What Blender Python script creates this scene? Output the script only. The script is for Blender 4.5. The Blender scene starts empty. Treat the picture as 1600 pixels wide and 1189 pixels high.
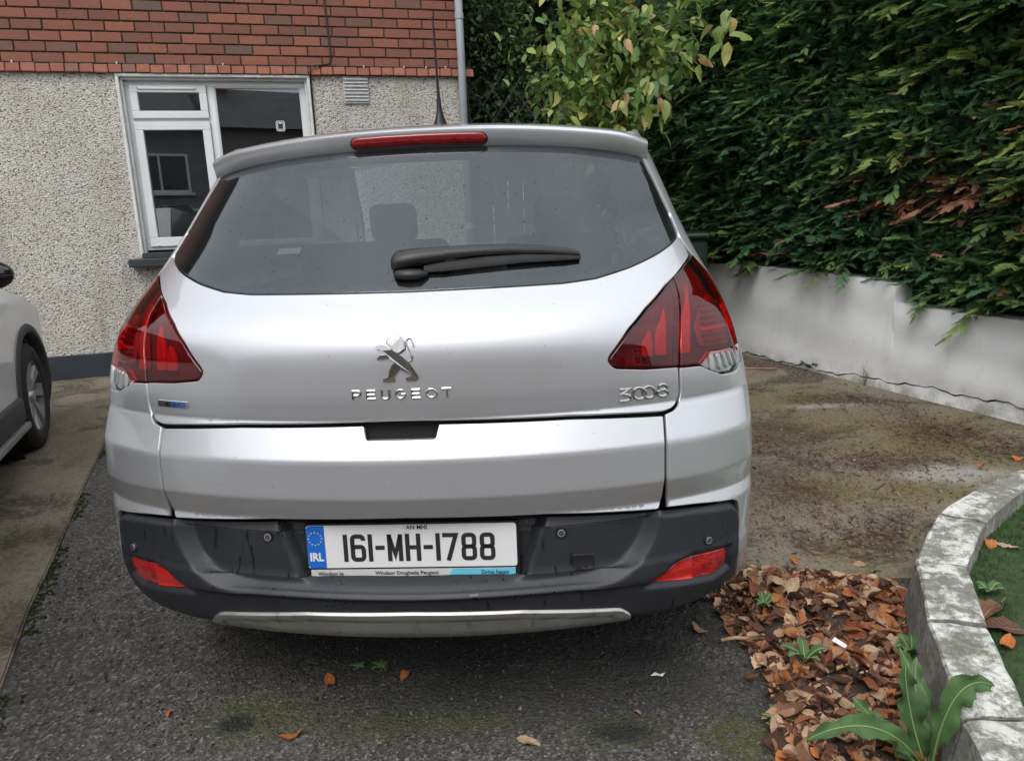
import bpy, bmesh, math, random
import numpy as np
from mathutils import Vector, Matrix, geometry
R = math.radians
random.seed(7); rng = np.random.default_rng(11)
sc = bpy.context.scene
COL = sc.collection

# ------------------------------------------------------------------ camera
FPX, PITCH, ROLL, CAMH = 1130.0, R(12.1), R(2.36), 1.31
cam_d = bpy.data.cameras.new('camera'); cam = bpy.data.objects.new('camera', cam_d); COL.objects.link(cam)
_f = Vector((0, math.cos(PITCH), -math.sin(PITCH))); _r = Vector((1, 0, 0)); _u = _r.cross(_f)
_r2 = math.cos(ROLL)*_r - math.sin(ROLL)*_u; _u2 = math.sin(ROLL)*_r + math.cos(ROLL)*_u
cam.matrix_world = Matrix(((_r2.x, _u2.x, -_f.x, 0), (_r2.y, _u2.y, -_f.y, 0), (_r2.z, _u2.z, -_f.z, CAMH), (0, 0, 0, 1)))
cam_d.sensor_width = 36; cam_d.lens = FPX/1600*36; cam_d.clip_start = .05; cam_d.clip_end = 600
sc.camera = cam

# ------------------------------------------------------------------ sky, sun, exposure
SUN_EL, SUN_AZ = R(52), R(200)          # azimuth clockwise from +Y; behind the camera, a little to the left
world = bpy.data.worlds.new('World'); sc.world = world; world.use_nodes = True
wn = world.node_tree; wn.nodes.clear()
w_out = wn.nodes.new('ShaderNodeOutputWorld'); w_bg = wn.nodes.new('ShaderNodeBackground')
w_sky = wn.nodes.new('ShaderNodeTexSky'); w_sky.sky_type = 'NISHITA'; w_sky.sun_disc = False
w_sky.sun_elevation = SUN_EL; w_sky.sun_rotation = SUN_AZ; w_sky.dust_density = 1; w_sky.air_density = 1.0
w_hs = wn.nodes.new('ShaderNodeHueSaturation'); w_hs.inputs['Saturation'].default_value = .16
w_tc = wn.nodes.new('ShaderNodeTexCoord'); w_sep = wn.nodes.new('ShaderNodeSeparateXYZ')
w_map = wn.nodes.new('ShaderNodeMapRange')          # an overcast sky is brighter overhead than low down
w_map.inputs['From Min'].default_value = 0; w_map.inputs['From Max'].default_value = 1
w_map.inputs['To Min'].default_value = .60; w_map.inputs['To Max'].default_value = 1.5
w_noise = wn.nodes.new('ShaderNodeTexNoise'); w_noise.inputs['Scale'].default_value = 2.2; w_noise.inputs['Detail'].default_value = 5
w_nr = wn.nodes.new('ShaderNodeMapRange'); w_nr.inputs['From Min'].default_value = .3; w_nr.inputs['From Max'].default_value = .7
w_nr.inputs['To Min'].default_value = .82; w_nr.inputs['To Max'].default_value = 1.15
w_m1 = wn.nodes.new('ShaderNodeMath'); w_m1.operation = 'MULTIPLY'
w_mx = wn.nodes.new('ShaderNodeVectorMath'); w_mx.operation = 'SCALE'
L = wn.links.new
L(w_tc.outputs['Generated'], w_sep.inputs[0]); L(w_sep.outputs['Z'], w_map.inputs['Value'])
L(w_tc.outputs['Generated'], w_noise.inputs['Vector']); L(w_noise.outputs['Fac'], w_nr.inputs['Value'])
L(w_map.outputs[0], w_m1.inputs[0]); L(w_nr.outputs[0], w_m1.inputs[1])
w_cl = wn.nodes.new('ShaderNodeMix'); w_cl.data_type = 'RGBA'; w_cl.inputs[0].default_value = .62; w_cl.inputs[7].default_value = (7.6, 7.9, 8.4, 1)      # cloud layer over the clear sky
L(w_sky.outputs[0], w_hs.inputs['Color']); L(w_hs.outputs[0], w_cl.inputs[6]); L(w_cl.outputs[2], w_mx.inputs[0]); L(w_m1.outputs[0], w_mx.inputs['Scale'])
L(w_mx.outputs[0], w_bg.inputs['Color']); w_bg.inputs['Strength'].default_value = .11
L(w_bg.outputs[0], w_out.inputs[0])
sun_d = bpy.data.lights.new('sun', 'SUN'); sun = bpy.data.objects.new('sun', sun_d); COL.objects.link(sun)
sun_d.energy = .9; sun_d.angle = R(30); sun_d.color = (1, .97, .92)
_sd = Vector((math.sin(SUN_AZ)*math.cos(SUN_EL), math.cos(SUN_AZ)*math.cos(SUN_EL), math.sin(SUN_EL)))
sun.rotation_euler = (-_sd).to_track_quat('-Z', 'Y').to_euler(); sun.location = (0, 0, 12)
sc.view_settings.view_transform = 'Standard'; sc.view_settings.look = 'None'; sc.view_settings.gamma = 1
sc.view_settings.exposure = 0.8
sc.cycles.use_denoising = True; sc.cycles.max_bounces = 5; sc.cycles.diffuse_bounces = 2; sc.cycles.transparent_max_bounces = 10; sc.cycles.use_adaptive_sampling = True; sc.cycles.adaptive_threshold = .03
sc.cycles.caustics_reflective = False; sc.cycles.caustics_refractive = False

# ------------------------------------------------------------------ small helpers
SL, GY0 = .045, 1.6
def g(y): return max(0., SL*(y-GY0))

def tag(o, label=None, cat=None, group=None, kind=None):
    if label: o['label'] = label
    if cat: o['category'] = cat
    if group: o['group'] = group
    if kind: o['kind'] = kind
    return o
def empty(name, loc=(0, 0, 0), rot=(0, 0, 0), parent=None):
    o = bpy.data.objects.new(name, None); COL.objects.link(o); o.location = loc; o.rotation_euler = rot
    o.empty_display_size = .1
    if parent: o.parent = parent
    return o
def link(name, me, parent=None, mat=None):
    o = bpy.data.objects.new(name, me); COL.objects.link(o)
    if parent: o.parent = parent
    if mat is not None and not me.materials: me.materials.append(mat)
    return o
def mesh(name, v, f, mat=None, smooth=False, nrm=None):
    me = bpy.data.meshes.new(name)
    me.from_pydata([tuple(map(float, p)) for p in v], [], [tuple(map(int, q)) for q in f]); me.update()
    if smooth or nrm is not None:
        me.polygons.foreach_set('use_smooth', [True]*len(me.polygons))
    if nrm is not None:
        me.normals_split_custom_set_from_vertices([tuple(map(float, n)) for n in nrm])
    if mat is not None: me.materials.append(mat)
    return me
def tri_mesh(name, V, T, mat=None, smooth=False, attr=None):
    """fast numpy triangle mesh; attr: float per vertex stored as 'rnd'"""
    me = bpy.data.meshes.new(name); V = np.asarray(V, np.float32); T = np.asarray(T, np.int32)
    me.vertices.add(len(V)); me.vertices.foreach_set('co', V.ravel())
    me.loops.add(T.size); me.loops.foreach_set('vertex_index', T.ravel())
    me.polygons.add(len(T)); me.polygons.foreach_set('loop_start', np.arange(0, T.size, 3, dtype=np.int32))
    me.polygons.foreach_set('loop_total', np.full(len(T), 3, np.int32))
    if smooth: me.polygons.foreach_set('use_smooth', np.ones(len(T), bool))
    me.update(); me.validate()
    if attr is not None:
        a = me.attributes.new('rnd', 'FLOAT', 'POINT'); a.data.foreach_set('value', np.asarray(attr, np.float32))
    if mat is not None: me.materials.append(mat)
    return me
def bm_obj(name, bm, mat, parent=None, smooth=False, angle=None):
    me = bpy.data.meshes.new(name); bm.normal_update(); bm.to_mesh(me); bm.free()
    if smooth:
        me.polygons.foreach_set('use_smooth', [True]*len(me.polygons))
        if angle: me.set_sharp_from_angle(angle=angle)
    me.materials.append(mat); return link(name, me, parent)
def box_bm(bm, lo, hi, bev=0, seg=1, mtx=None):
    c = [(a+b)/2 for a, b in zip(lo, hi)]; s = [b-a for a, b in zip(lo, hi)]
    m = Matrix.Translation(c) @ Matrix.Diagonal((*s, 1))
    if mtx is not None: m = mtx @ m
    r = bmesh.ops.create_cube(bm, size=1, matrix=m)
    if bev:
        es = list({e for v in r['verts'] for e in v.link_edges})
        bmesh.ops.bevel(bm, geom=es, offset=bev, segments=seg, affect='EDGES', profile=.5)
    return r
def box(name, lo, hi, mat, parent=None, bev=0, seg=1, smooth=False):
    bm = bmesh.new(); box_bm(bm, lo, hi, bev, seg); return bm_obj(name, bm, mat, parent, smooth, R(40))
def tube_data(pts, rad, n=8, cap=True):
    pts = [Vector(p) for p in pts]; rads = rad if hasattr(rad, '__len__') else [rad]*len(pts)
    v, f = [], []; up = None
    for i, p in enumerate(pts):
        t = (pts[min(i+1, len(pts)-1)]-pts[max(i-1, 0)]).normalized()
        if up is None: up = Vector((0, 0, 1)) if abs(t.z) < .9 else Vector((1, 0, 0))
        a = t.cross(up); a.normalize(); b = a.cross(t); up = b
        for k in range(n):
            q = 2*math.pi*k/n; v.append(p+(a*math.cos(q)+b*math.sin(q))*rads[i])
    for i in range(len(pts)-1):
        for k in range(n):
            f.append((i*n+k, i*n+(k+1) % n, (i+1)*n+(k+1) % n, (i+1)*n+k))
    if cap: f.append(tuple(range(n))[::-1]); f.append(tuple((len(pts)-1)*n+k for k in range(n)))
    return v, f
def tube(name, pts, rad, mat, parent=None, n=8):
    v, f = tube_data(pts, rad, n); return link(name, mesh(name, v, f, mat, True), parent)
def lathe(name, prof, mat, parent=None, n=40, axis='X', mtx=None, closed=False):
    """prof: list of (r, h); revolve about axis"""
    v, f = [], []; m = len(prof)
    for k in range(n):
        q = 2*math.pi*k/n; c, s = math.cos(q), math.sin(q)
        for r, h in prof: v.append((h, r*c, r*s) if axis == 'X' else (r*c, r*s, h))
    for k in range(n):
        k2 = (k+1) % n
        for i in range(m-1 if not closed else m):
            j = (i+1) % m; f.append((k*m+i, k*m+j, k2*m+j, k2*m+i))
    me = mesh(name, v, f, mat, True); me.set_sharp_from_angle(angle=R(35))
    o = link(name, me, parent)
    if mtx is not None: o.matrix_local = mtx
    return o

# ------------------------------------------------------------------ materials
class NT:
    def __init__(s, name):
        s.m = bpy.data.materials.new(name); s.m.use_nodes = True; s.n = s.m.node_tree; s.n.nodes.clear()
        s.out = s.n.nodes.new('ShaderNodeOutputMaterial')
    def __call__(s, typ, ins=None, **props):
        nd = s.n.nodes.new('ShaderNode'+typ)
        for k, v in props.items(): setattr(nd, k, v)
        for k, v in (ins or {}).items():
            sk = nd.inputs[k]
            if isinstance(v, bpy.types.NodeSocket): s.n.links.new(v, sk)
            elif isinstance(v, bpy.types.Node): s.n.links.new(v.outputs[0], sk)
            else: sk.default_value = (*v, 1) if isinstance(v, tuple) and len(v) == 3 and sk.type == 'RGBA' else v
        return nd
    def done(s, node, disp=None):
        s.n.links.new(node.outputs[0], s.out.inputs['Surface']); return s.m
    def obj(s): return s('TexCoord').outputs['Object']
    def noise(s, scale, detail=4, rough=.55, vec=None, dist=0.):
        return s('TexNoise', {'Vector': vec if vec is not None else s.obj(), 'Scale': scale, 'Detail': detail, 'Roughness': rough, 'Distortion': dist})
    def vor(s, scale, vec=None, **k):
        return s('TexVoronoi', {'Vector': vec if vec is not None else s.obj(), 'Scale': scale}, **k)
    def ramp(s, fac, stops, interp='LINEAR'):
        r = s('ValToRGB', {'Fac': fac}); r.color_ramp.interpolation = interp; e = r.color_ramp.elements
        while len(e) < len(stops): e.new(.5)
        for el, (p, c) in zip(e, stops): el.position = p; el.color = (*c, 1) if len(c) == 3 else c
        return r
    def mix(s, fac, a, b, blend='MIX'):
        nd = s('Mix', data_type='RGBA', blend_type=blend)
        for i, v in ((0, fac), (6, a), (7, b)):
            sk = nd.inputs[i]
            if isinstance(v, bpy.types.NodeSocket): s.n.links.new(v, sk)
            elif isinstance(v, bpy.types.Node): s.n.links.new(v.outputs[0], sk)
            else: sk.default_value = (*v, 1) if isinstance(v, tuple) else v
        return nd.outputs[2]
    def math(s, op, a, b=0., clamp=False):
        return s('Math', {0: a, 1: b}, operation=op, use_clamp=clamp).outputs[0]
    def bump(s, h, strength=.3, dist=.01):
        return s('Bump', {'Height': h, 'Strength': strength, 'Distance': dist})
    def rng(s, v, a, b, c=0., d=1.):
        return s('MapRange', {'Value': v, 'From Min': a, 'From Max': b, 'To Min': c, 'To Max': d}).outputs[0]
    def pb(s, col, rough=.5, metal=0., bump=None, coat=0., spec=.5, coat_r=.03, **extra):
        i = {'Base Color': col, 'Roughness': rough, 'Metallic': metal, 'Coat Weight': coat, 'Coat Roughness': coat_r, 'Specular IOR Level': spec}
        if bump is not None: i['Normal'] = bump
        i.update(extra); return s('BsdfPrincipled', i)

def plain(name, col, rough=.5, metal=0., coat=0., spec=.5, vary=.12, scale=9., bump=0.):
    t = NT(name); nz = t.noise(scale, 5)
    lo = tuple(c*(1-vary) for c in col); hi = tuple(min(1, c*(1+vary)) for c in col)
    c = t.ramp(nz.outputs['Fac'], [(.3, lo), (.7, hi)])
    b = t.bump(t.noise(scale*14, 3).outputs['Fac'], bump, .003) if bump else None
    return t.done(t.pb(c.outputs[0], rough, metal, b, coat, spec))
MT = {}
def schlick(t, f0):
    """mirror share of a glass sheet, the same from both sides"""
    gm = t('NewGeometry'); c = t.math('ABSOLUTE', t('VectorMath', {0: gm.outputs['Normal'], 1: gm.outputs['Incoming']}, operation='DOT_PRODUCT').outputs['Value'])
    return t.math('ADD', t.math('MULTIPLY', t.math('POWER', t.math('SUBTRACT', 1., c), 5.), 1-f0), f0, True)
def lens_mat(name, tint, rough=.03, f0=.04):
    t = NT(name); tr = t('BsdfTransparent', {'Color': tint}); gl = t('BsdfGlossy', {'Color': (1, 1, 1), 'Roughness': rough})
    return t.done(t('MixShader', {0: schlick(t, f0), 1: tr, 2: gl}))

# --- car paint
def paint(name, col, metal, rough=.40, coat=1., cr=.02):
    t = NT(name); o = t.obj()
    dust = t.noise(5, 5, .6, o); c1 = t.mix(t.rng(dust.outputs['Fac'], .45, .8, 0, .12), col, tuple(x*.72 for x in col))
    d = t.vor(42, o); drop = t.math('MULTIPLY', t.math('LESS_THAN', d.outputs['Distance'], .085), t.math('GREATER_THAN', t.rng(d.outputs['Color'], 0, 1), .72))
    c2 = t.mix(t.math('MULTIPLY', drop, .6), c1, (.20, .19, .18))
    return t.done(t.pb(c2, t.rng(dust.outputs['Fac'], .3, .8, rough-.03, rough+.08), metal, None, coat, .5, cr))
MT['paint'] = paint('silver_paint', (.545, .55, .568), .68, .36)
MT['white'] = paint('white_paint', (.82, .82, .80), 0., .4)
MT['void'] = plain('shadow_gap_black', (.006, .006, .007), .9, vary=.05)
def plastic():
    t = NT('black_bumper_plastic'); o = t.obj()
    n1 = t.noise(7, 5, .6, o); c = t.ramp(n1.outputs['Fac'], [(.3, (.015, .0162, .020)), (.7, (.024, .0255, .031))])
    mp = t('Mapping', {'Vector': o, 'Scale': (60., 60., 4.)}); st = t.noise(1., 3, .6, mp.outputs[0])       # run marks of old rain
    low = t.math('MULTIPLY', t.rng(st.outputs['Fac'], .60, .66), t.rng(t.noise(2.5, 2, .5, o).outputs['Fac'], .45, .55))
    sp = t.math('MULTIPLY', t.math('LESS_THAN', t.vor(80, o).outputs['Distance'], .22), t.rng(t.noise(4, 2, .5, o).outputs['Fac'], .54, .60))
    wet = t.math('MAXIMUM', low, sp)
    c2 = t.mix(t.math('MULTIPLY', wet, .8), c.outputs[0], (.003, .003, .0035))
    b = t.bump(t.noise(700, 2, .5, o).outputs['Fac'], .12, .001)
    return t.done(t.pb(c2, t.rng(wet, 0, 1, .48, .2), 0, b, 0, .45))
MT['plastic'] = plastic()
MT['plastic2'] = plain('smooth_black_plastic', (.009, .009, .010), .42, vary=.2, bump=.05)
MT['gloss_black'] = plain('gloss_black', (.01, .01, .011), .12, coat=.5, vary=.1)
def rear_glass():
    t = NT('tinted_car_glass'); o = t.obj()
    tr = t('BsdfTransparent', {'Color': (.25, .29, .29)})
    gl = t('BsdfGlossy', {'Color': (.90, .96, 1.), 'Roughness': .015})
    base = t('MixShader', {0: schlick(t, .080), 1: tr, 2: gl})
    d1 = t.vor(34, o, feature='F1'); n = t.noise(5, 3, .6, o)
    dr = t.math('MULTIPLY', t.math('LESS_THAN', d1.outputs['Distance'], .12), t.math('GREATER_THAN', n.outputs['Fac'], .44))
    drop = t.pb((.02, .022, .024), .08, 0, None, 0, .4)
    film = t('BsdfDiffuse', {'Color': (.30, .32, .33)})
    dust = t('MixShader', {0: t.rng(t.noise(3, 5, .6, o).outputs['Fac'], .3, .8, .012, .045), 1: base, 2: film})
    return t.done(t('MixShader', {0: t.math('MULTIPLY', dr, .75), 1: dust, 2: drop}))
MT['glass'] = rear_glass()
MT['frit'] = plain('black_glass_border', (.010, .010, .011), .10, coat=.6, vary=.1)
MT['lens_red'] = lens_mat('red_lens', (.70, .05, .075), .02, .055)
MT['lens_clear'] = lens_mat('clear_lens', (.86, .88, .88), .02, .04)
MT['bar_red'] = plain('red_light_guide', (.56, .028, .030), .3, coat=.8, vary=.08)
MT['maroon'] = plain('dark_red_lamp_housing', (.13, .050, .055), .35, vary=.35, scale=30)
MT['amber'] = plain('amber_ribs', (.50, .16, .06), .3, vary=.2)
MT['refl'] = NT('red_reflector')
def reflector():
    t = NT('red_reflector'); o = t.obj(); b = t.bump(t.vor(140, o).outputs['Distance'], .5, .004)
    c = t.ramp(t.noise(25, 2, .5, o).outputs['Fac'], [(.35, (.22, .006, .008)), (.65, (.50, .014, .016))])
    return t.done(t.pb(c.outputs[0], .14, 0, b, .9, .6))
MT['refl'] = reflector()
MT['refl_plain'] = plain('plain_red_reflector', (.55, .020, .020), .2, coat=.7, vary=.06)
MT['brake'] = plain('brake_lamp_red', (.30, .014, .017), .18, coat=.7, vary=.15, scale=40)
MT['brake_cell'] = plain('brake_lamp_cell', (.38, .022, .022), .2, coat=.6, vary=.1)
MT['chrome'] = plain('chrome', (.60, .60, .60), .10, 1., vary=.04)
MT['badge_chrome'] = plain('worn_badge_chrome', (.46, .455, .44), .14, 1., vary=.12, scale=60)
MT['lamp_silver'] = plain('silvered_lamp_plastic', (.62, .62, .61), .25, .45, vary=.1)
def steel():
    t = NT('dirty_brushed_steel'); o = t.obj(); n = t.noise(5, 6, .65, o); mp = t('Mapping', {'Vector': o, 'Scale': (2., 2., 90.)})
    c = t.ramp(n.outputs['Fac'], [(.3, (.36, .35, .32)), (.7, (.52, .51, .49))])
    st = t('Mapping', {'Vector': o, 'Scale': (45., 45., 3.)}); c2 = t.mix(t.rng(t.noise(1, 3, .6, st.outputs[0]).outputs['Fac'], .58, .74, 0, .6), c.outputs[0], (.10, .095, .085))
    return t.done(t.pb(c2, t.rng(n.outputs['Fac'], .3, .7, .28, .45), .85, t.bump(t.noise(1., 2, .5, mp.outputs[0]).outputs['Fac'], .08, .001)))
MT['steel'] = steel()
MT['pl_white'] = plain('plate_white', (.74, .74, .73), .3, coat=.3, vary=.03)
MT['pl_blue'] = plain('plate_blue', (.012, .13, .55), .3, coat=.3, vary=.05)
MT['pl_black'] = plain('plate_black_ink', (.025, .026, .03), .35, vary=.1)
MT['pl_yellow'] = plain('plate_star_yellow', (.72, .58, .12), .4, vary=.1)
MT['pl_grey'] = plain('plate_strip_grey', (.55, .55, .55), .4, vary=.05)
MT['pl_cyan'] = plain('plate_strip_cyan', (.13, .50, .66), .4, vary=.05)
MT['rubber'] = plain('tyre_rubber', (.016, .016, .017), .75, vary=.3, scale=25, bump=.3)
MT['alloy'] = plain('alloy_wheel', (.62, .62, .63), .32, .85, vary=.15)
MT['alloy_dark'] = plain('dark_alloy', (.07, .07, .075), .4, .5, vary=.15)
MT['fabric'] = plain('grey_seat_fabric', (.055, .052, .05), .9, vary=.25, scale=60, bump=.3)
MT['headlining'] = plain('pale_headlining', (.32, .32, .31), .9, vary=.1)
MT['cladding'] = plain('grey_black_cladding', (.045, .047, .05), .6, vary=.2, bump=.15)
MT['sticker'] = plain('pale_sticker', (.62, .72, .72), .5, vary=.05)
MT['blue_badge'] = plain('badge_blue', (.03, .09, .42), .25, .3, coat=.5, vary=.1)
# ================================================================== SURFACE MATERIALS
def blob(t, o, c, r, soft=.35, nz=6., amp=.55):
    """a ragged stain: 1 inside, 0 outside, at c (plan metres) with radii r"""
    v = t('VectorMath', {0: t('VectorMath', {0: o, 1: (c[0], c[1], 0.)}, operation='SUBTRACT').outputs[0], 1: (1/r[0], 1/r[1], 0.)}, operation='MULTIPLY').outputs[0]
    d = t('VectorMath', {0: v}, operation='LENGTH').outputs['Value']; n = t.noise(nz, 4, .65, o).outputs['Fac']
    return t.rng(t.math('ADD', d, t.math('MULTIPLY', t.math('SUBTRACT', n, .5), amp*3)), 1+soft, 1-soft)
def many(t, o, lst, **k):
    m = None
    for c, r in lst: b = blob(t, o, c, r, **k); m = b if m is None else t.math('MAXIMUM', m, b)
    return m
def asphalt():
    t = NT('weathered_asphalt'); o = t.obj()
    big = t.noise(2.2, 6, .68, o); c0 = t.ramp(big.outputs['Fac'], [(.30, (.032, .029, .025)), (.5, (.066, .060, .052)), (.70, (.125, .116, .102))])
    v1 = t.vor(112, o); v2 = t.vor(64, o)
    st = t.ramp(t.rng(v1.outputs['Color'], 0, 1), [(.0, (.016, .015, .014)), (.45, (.056, .052, .046)), (.75, (.135, .127, .115)), (1., (.32, .305, .28))])
    c1 = t.mix(.62, c0.outputs[0], st.outputs[0])
    pale = t.math('MULTIPLY', t.math('LESS_THAN', v2.outputs['Distance'], .28), t.math('GREATER_THAN', t.rng(v2.outputs['Color'], 0, 1), .80))
    c2 = t.mix(t.math('MULTIPLY', pale, .75), c1, (.26, .25, .23))
    mo = t.noise(2.6, 6, .7, o, .6); moss = t.math('MULTIPLY', t.rng(mo.outputs['Fac'], .60, .70), t.rng(t.noise(55, 3, .6, o).outputs['Fac'], .35, .6))
    c3 = t.mix(t.math('MULTIPLY', moss, .7), c2, (.045, .050, .012))
    dk = t.rng(t.noise(1.9, 3, .5, t('Mapping', {'Vector': o, 'Location': (3.1, 1.7, 0.)}).outputs[0]).outputs['Fac'], .56, .74)
    c4 = t.mix(t.math('MULTIPLY', dk, .55), c3, (.018, .018, .017))
    gr_ = t.rng(t.noise(60, 3, .65, o).outputs['Fac'], .34, .56)
    ms = t.math('MULTIPLY', many(t, o, [((-.74, 1.775), (.16, .09)), ((.23, 1.665), (.11, .06)), ((.56, 1.61), (.10, .09)), ((-.30, 1.72), (.28, .05))], soft=.5), gr_)
    c4 = t.mix(t.math('MULTIPLY', ms, .85), c4, (.060, .066, .014))
    oil = many(t, o, [((.376, 1.985), (.10, .055)), ((.24, 1.655), (.075, .035)), ((.32, 1.845), (.045, .018)), ((-.80, 1.745), (.05, .03))], soft=.4)
    c4 = t.mix(t.math('MULTIPLY', oil, .85), c4, (.012, .012, .012))
    damp_shade = many(t, o, [((-.05, 2.12), (.85, .26)), ((.1, 1.85), (.6, .16))], soft=.45, nz=4.)  # damp ground, together with the car's contact shade painted into the colour
    c4 = t.mix(t.math('MULTIPLY', damp_shade, .75), c4, (.028, .027, .024))
    h = t.math('ADD', t.math('MULTIPLY', v1.outputs['Distance'], .6), t.math('MULTIPLY', v2.outputs['Distance'], .5))
    return t.done(t.pb(c4, .82, 0, t.bump(h, .9, .010), 0, .35))
def concrete(name, cols, mossc, dirtc, seed, msc=1.6, extra=None):
    t = NT(name); o = t('Mapping', {'Vector': t.obj(), 'Location': (seed, seed*.7, 0.)}).outputs[0]
    big = t.noise(1.4, 6, .62, o, .3); c0 = t.ramp(big.outputs['Fac'], [(.3, cols[0]), (.5, cols[1]), (.7, cols[2])])
    fine = t.noise(90, 4, .7, o); c1 = t.mix(t.rng(fine.outputs['Fac'], .44, .62, 0, .65), c0.outputs[0], tuple(x*1.7 for x in cols[1]))
    pit = t.rng(t.noise(55, 6, .8, o).outputs['Fac'], .53, .60); c1 = t.mix(t.math('MULTIPLY', pit, .55), c1, tuple(x*.35 for x in cols[0]))
    m = t.math('MULTIPLY', t.rng(t.noise(msc, 5, .65, o, .5).outputs['Fac'], .50, .64), t.rng(t.noise(24, 4, .7, o).outputs['Fac'], .30, .62))
    c2 = t.mix(t.math('MULTIPLY', m, .75), c1, mossc)
    d = t.math('MULTIPLY', t.rng(t.noise(msc*1.7, 6, .7, t('Mapping', {'Vector': o, 'Location': (5.2, 2.2, 0.)}).outputs[0], .8).outputs['Fac'], .50, .60), t.rng(t.noise(48, 4, .7, o).outputs['Fac'], .38, .55))
    c3 = t.mix(t.math('MULTIPLY', d, .85), c2, dirtc)
    if extra: c3 = extra(t, t.obj(), c3)
    h = t.math('ADD', t.math('MULTIPLY', fine.outputs['Fac'], .5), t.math('MULTIPLY', d, .6))
    return t.done(t.pb(c3, .88, 0, t.bump(h, .9, .008), 0, .3))
def pebble():
    t = NT('pebble_dash'); o = t.obj(); wv = t('Mapping', {'Vector': o, 'Scale': (1., 1., 1.35)}).outputs[0]
    v = t.vor(78, wv); v2 = t.vor(120, t('Mapping', {'Vector': o, 'Rotation': (.4, .7, .2)}).outputs[0])
    r = t.rng(v.outputs['Color'], 0, 1)
    c = t.ramp(r, [(.0, (.36, .315, .25)), (.25, (.54, .50, .44)), (.6, (.66, .63, .575)), (1., (.75, .73, .69))])
    dark = t.vor(34, t('Mapping', {'Vector': o, 'Scale': (1.25, 1.25, 1.), 'Location': (.3, .2, .7)}).outputs[0])
    dm = t.math('MULTIPLY', t.math('LESS_THAN', dark.outputs['Distance'], .30), t.math('GREATER_THAN', t.rng(dark.outputs['Color'], 0, 1), .42))
    dm = t.math('MULTIPLY', dm, t.rng(t.noise(110, 2, .5, o).outputs['Fac'], .38, .5))
    c1 = t.mix(t.math('MULTIPLY', dm, .85), c.outputs[0], (.055, .048, .042))
    c2 = t.mix(t.rng(t.noise(1.6, 5, .65, o).outputs['Fac'], .40, .72, 0, .55), c1, (.36, .33, .28))
    st = t.noise(1., 5, .65, t('Mapping', {'Vector': o, 'Scale': (7., 7., .7)}).outputs[0]); c2 = t.mix(t.rng(st.outputs['Fac'], .52, .76, 0, .5), c2, (.27, .245, .20))
    h = t.math('SUBTRACT', 1., t.math('ADD', t.math('MULTIPLY', v.outputs['Distance'], .9), t.math('MULTIPLY', v2.outputs['Distance'], .5)))
    return t.done(t.pb(c2, .85, 0, t.bump(h, 1., .012), 0, .25))
def brickm(name, pal):
    t = NT(name); oi = t('ObjectInfo'); o = t.obj()
    c = t.ramp(oi.outputs['Random'], pal, 'CONSTANT')
    sh = t('Mapping', {'Vector': o}).outputs[0]; off = t('VectorMath', {0: sh, 1: t('CombineXYZ', {0: t.math('MULTIPLY', oi.outputs['Random'], 40.), 1: 0., 2: 0.})}, operation='ADD').outputs[0]
    n = t.noise(34, 5, .7, off); c1 = t.mix(t.rng(n.outputs['Fac'], .35, .75, 0, .5), c.outputs[0], (.15, .075, .055))
    sm = t('Mapping', {'Vector': off, 'Scale': (60., 10., 9.)}).outputs[0]; c2 = t.mix(t.rng(t.noise(1., 3, .6, sm).outputs['Fac'], .62, .80, 0, .38), c1, (.40, .30, .25))
    return t.done(t.pb(c2, .82, 0, t.bump(t.noise(160, 4, .7, off).outputs['Fac'], .35, .003), 0, .3))
PAL = [(0, (0.261, 0.098, 0.065)), (0.18, (0.22, 0.089, 0.062)), (0.34, (0.296, 0.112, 0.069)), (0.5, (0.195, 0.082, 0.06)), (0.66, (0.249, 0.096, 0.065)), (0.84, (0.145, 0.098, 0.078)), (0.88, (0.172, 0.091, 0.069)), (0.97, (0.122, 0.098, 0.084))]
MT['asphalt'] = asphalt()
def apron_marks(t, o, c):
    gr_ = t.rng(t.noise(40, 4, .7, o).outputs['Fac'], .25, .58)
    c = t.mix(t.math('MULTIPLY', many(t, o, [((1.77, 3.95), (.34, .16)), ((2.0, 3.60), (.30, .16)), ((1.76, 3.02), (.30, .10)), ((1.45, 3.1), (.25, .15)), ((2.0, 2.98), (.14, .06))], soft=.55, nz=5.), t.math('MULTIPLY', gr_, .8)), c, (.125, .108, .030))
    c = t.mix(t.math('MULTIPLY', many(t, o, [((2.05, 3.22), (.20, .10)), ((1.9, 4.35), (.18, .05)), ((2.2, 3.05), (.12, .05))], soft=.4), .55), c, (.36, .35, .33))
    return t.mix(t.math('MULTIPLY', many(t, o, [((1.45, 3.78), (.34, .20)), ((1.82, 3.40), (.25, .10)), ((2.33, 3.77), (.26, .18)), ((2.55, 3.42), (.25, .12)), ((1.2, 3.2), (.25, .3)), ((2.0, 4.5), (.25, .10))], soft=.5, nz=9.), t.math('MULTIPLY', gr_, .75)), c, (.052, .034, .022))
MT['conc_left'] = concrete('old_brown_concrete', ((.105, .086, .062), (.160, .134, .100), (.235, .205, .160)), (.055, .062, .022), (.060, .048, .034), 1.3)
MT['conc_right'] = concrete('mossy_concrete', ((.118, .096, .068), (.160, .134, .098), (.215, .190, .150)), (.150, .135, .036), (.055, .036, .024), 8.7, 1.05, apron_marks)
MT['dash'] = pebble()
MT['brick'] = brickm('red_brick', PAL)
MT['tile_brick'] = brickm('pinkish_header_brick', [(0, (.36, .14, .09)), (.3, (.31, .115, .08)), (.6, (.40, .165, .115)), (.85, (.25, .12, .09))])
MT['mortar'] = plain('grey_mortar', (.13, .095, .080), .9, vary=.3, scale=30, bump=.4)
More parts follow.
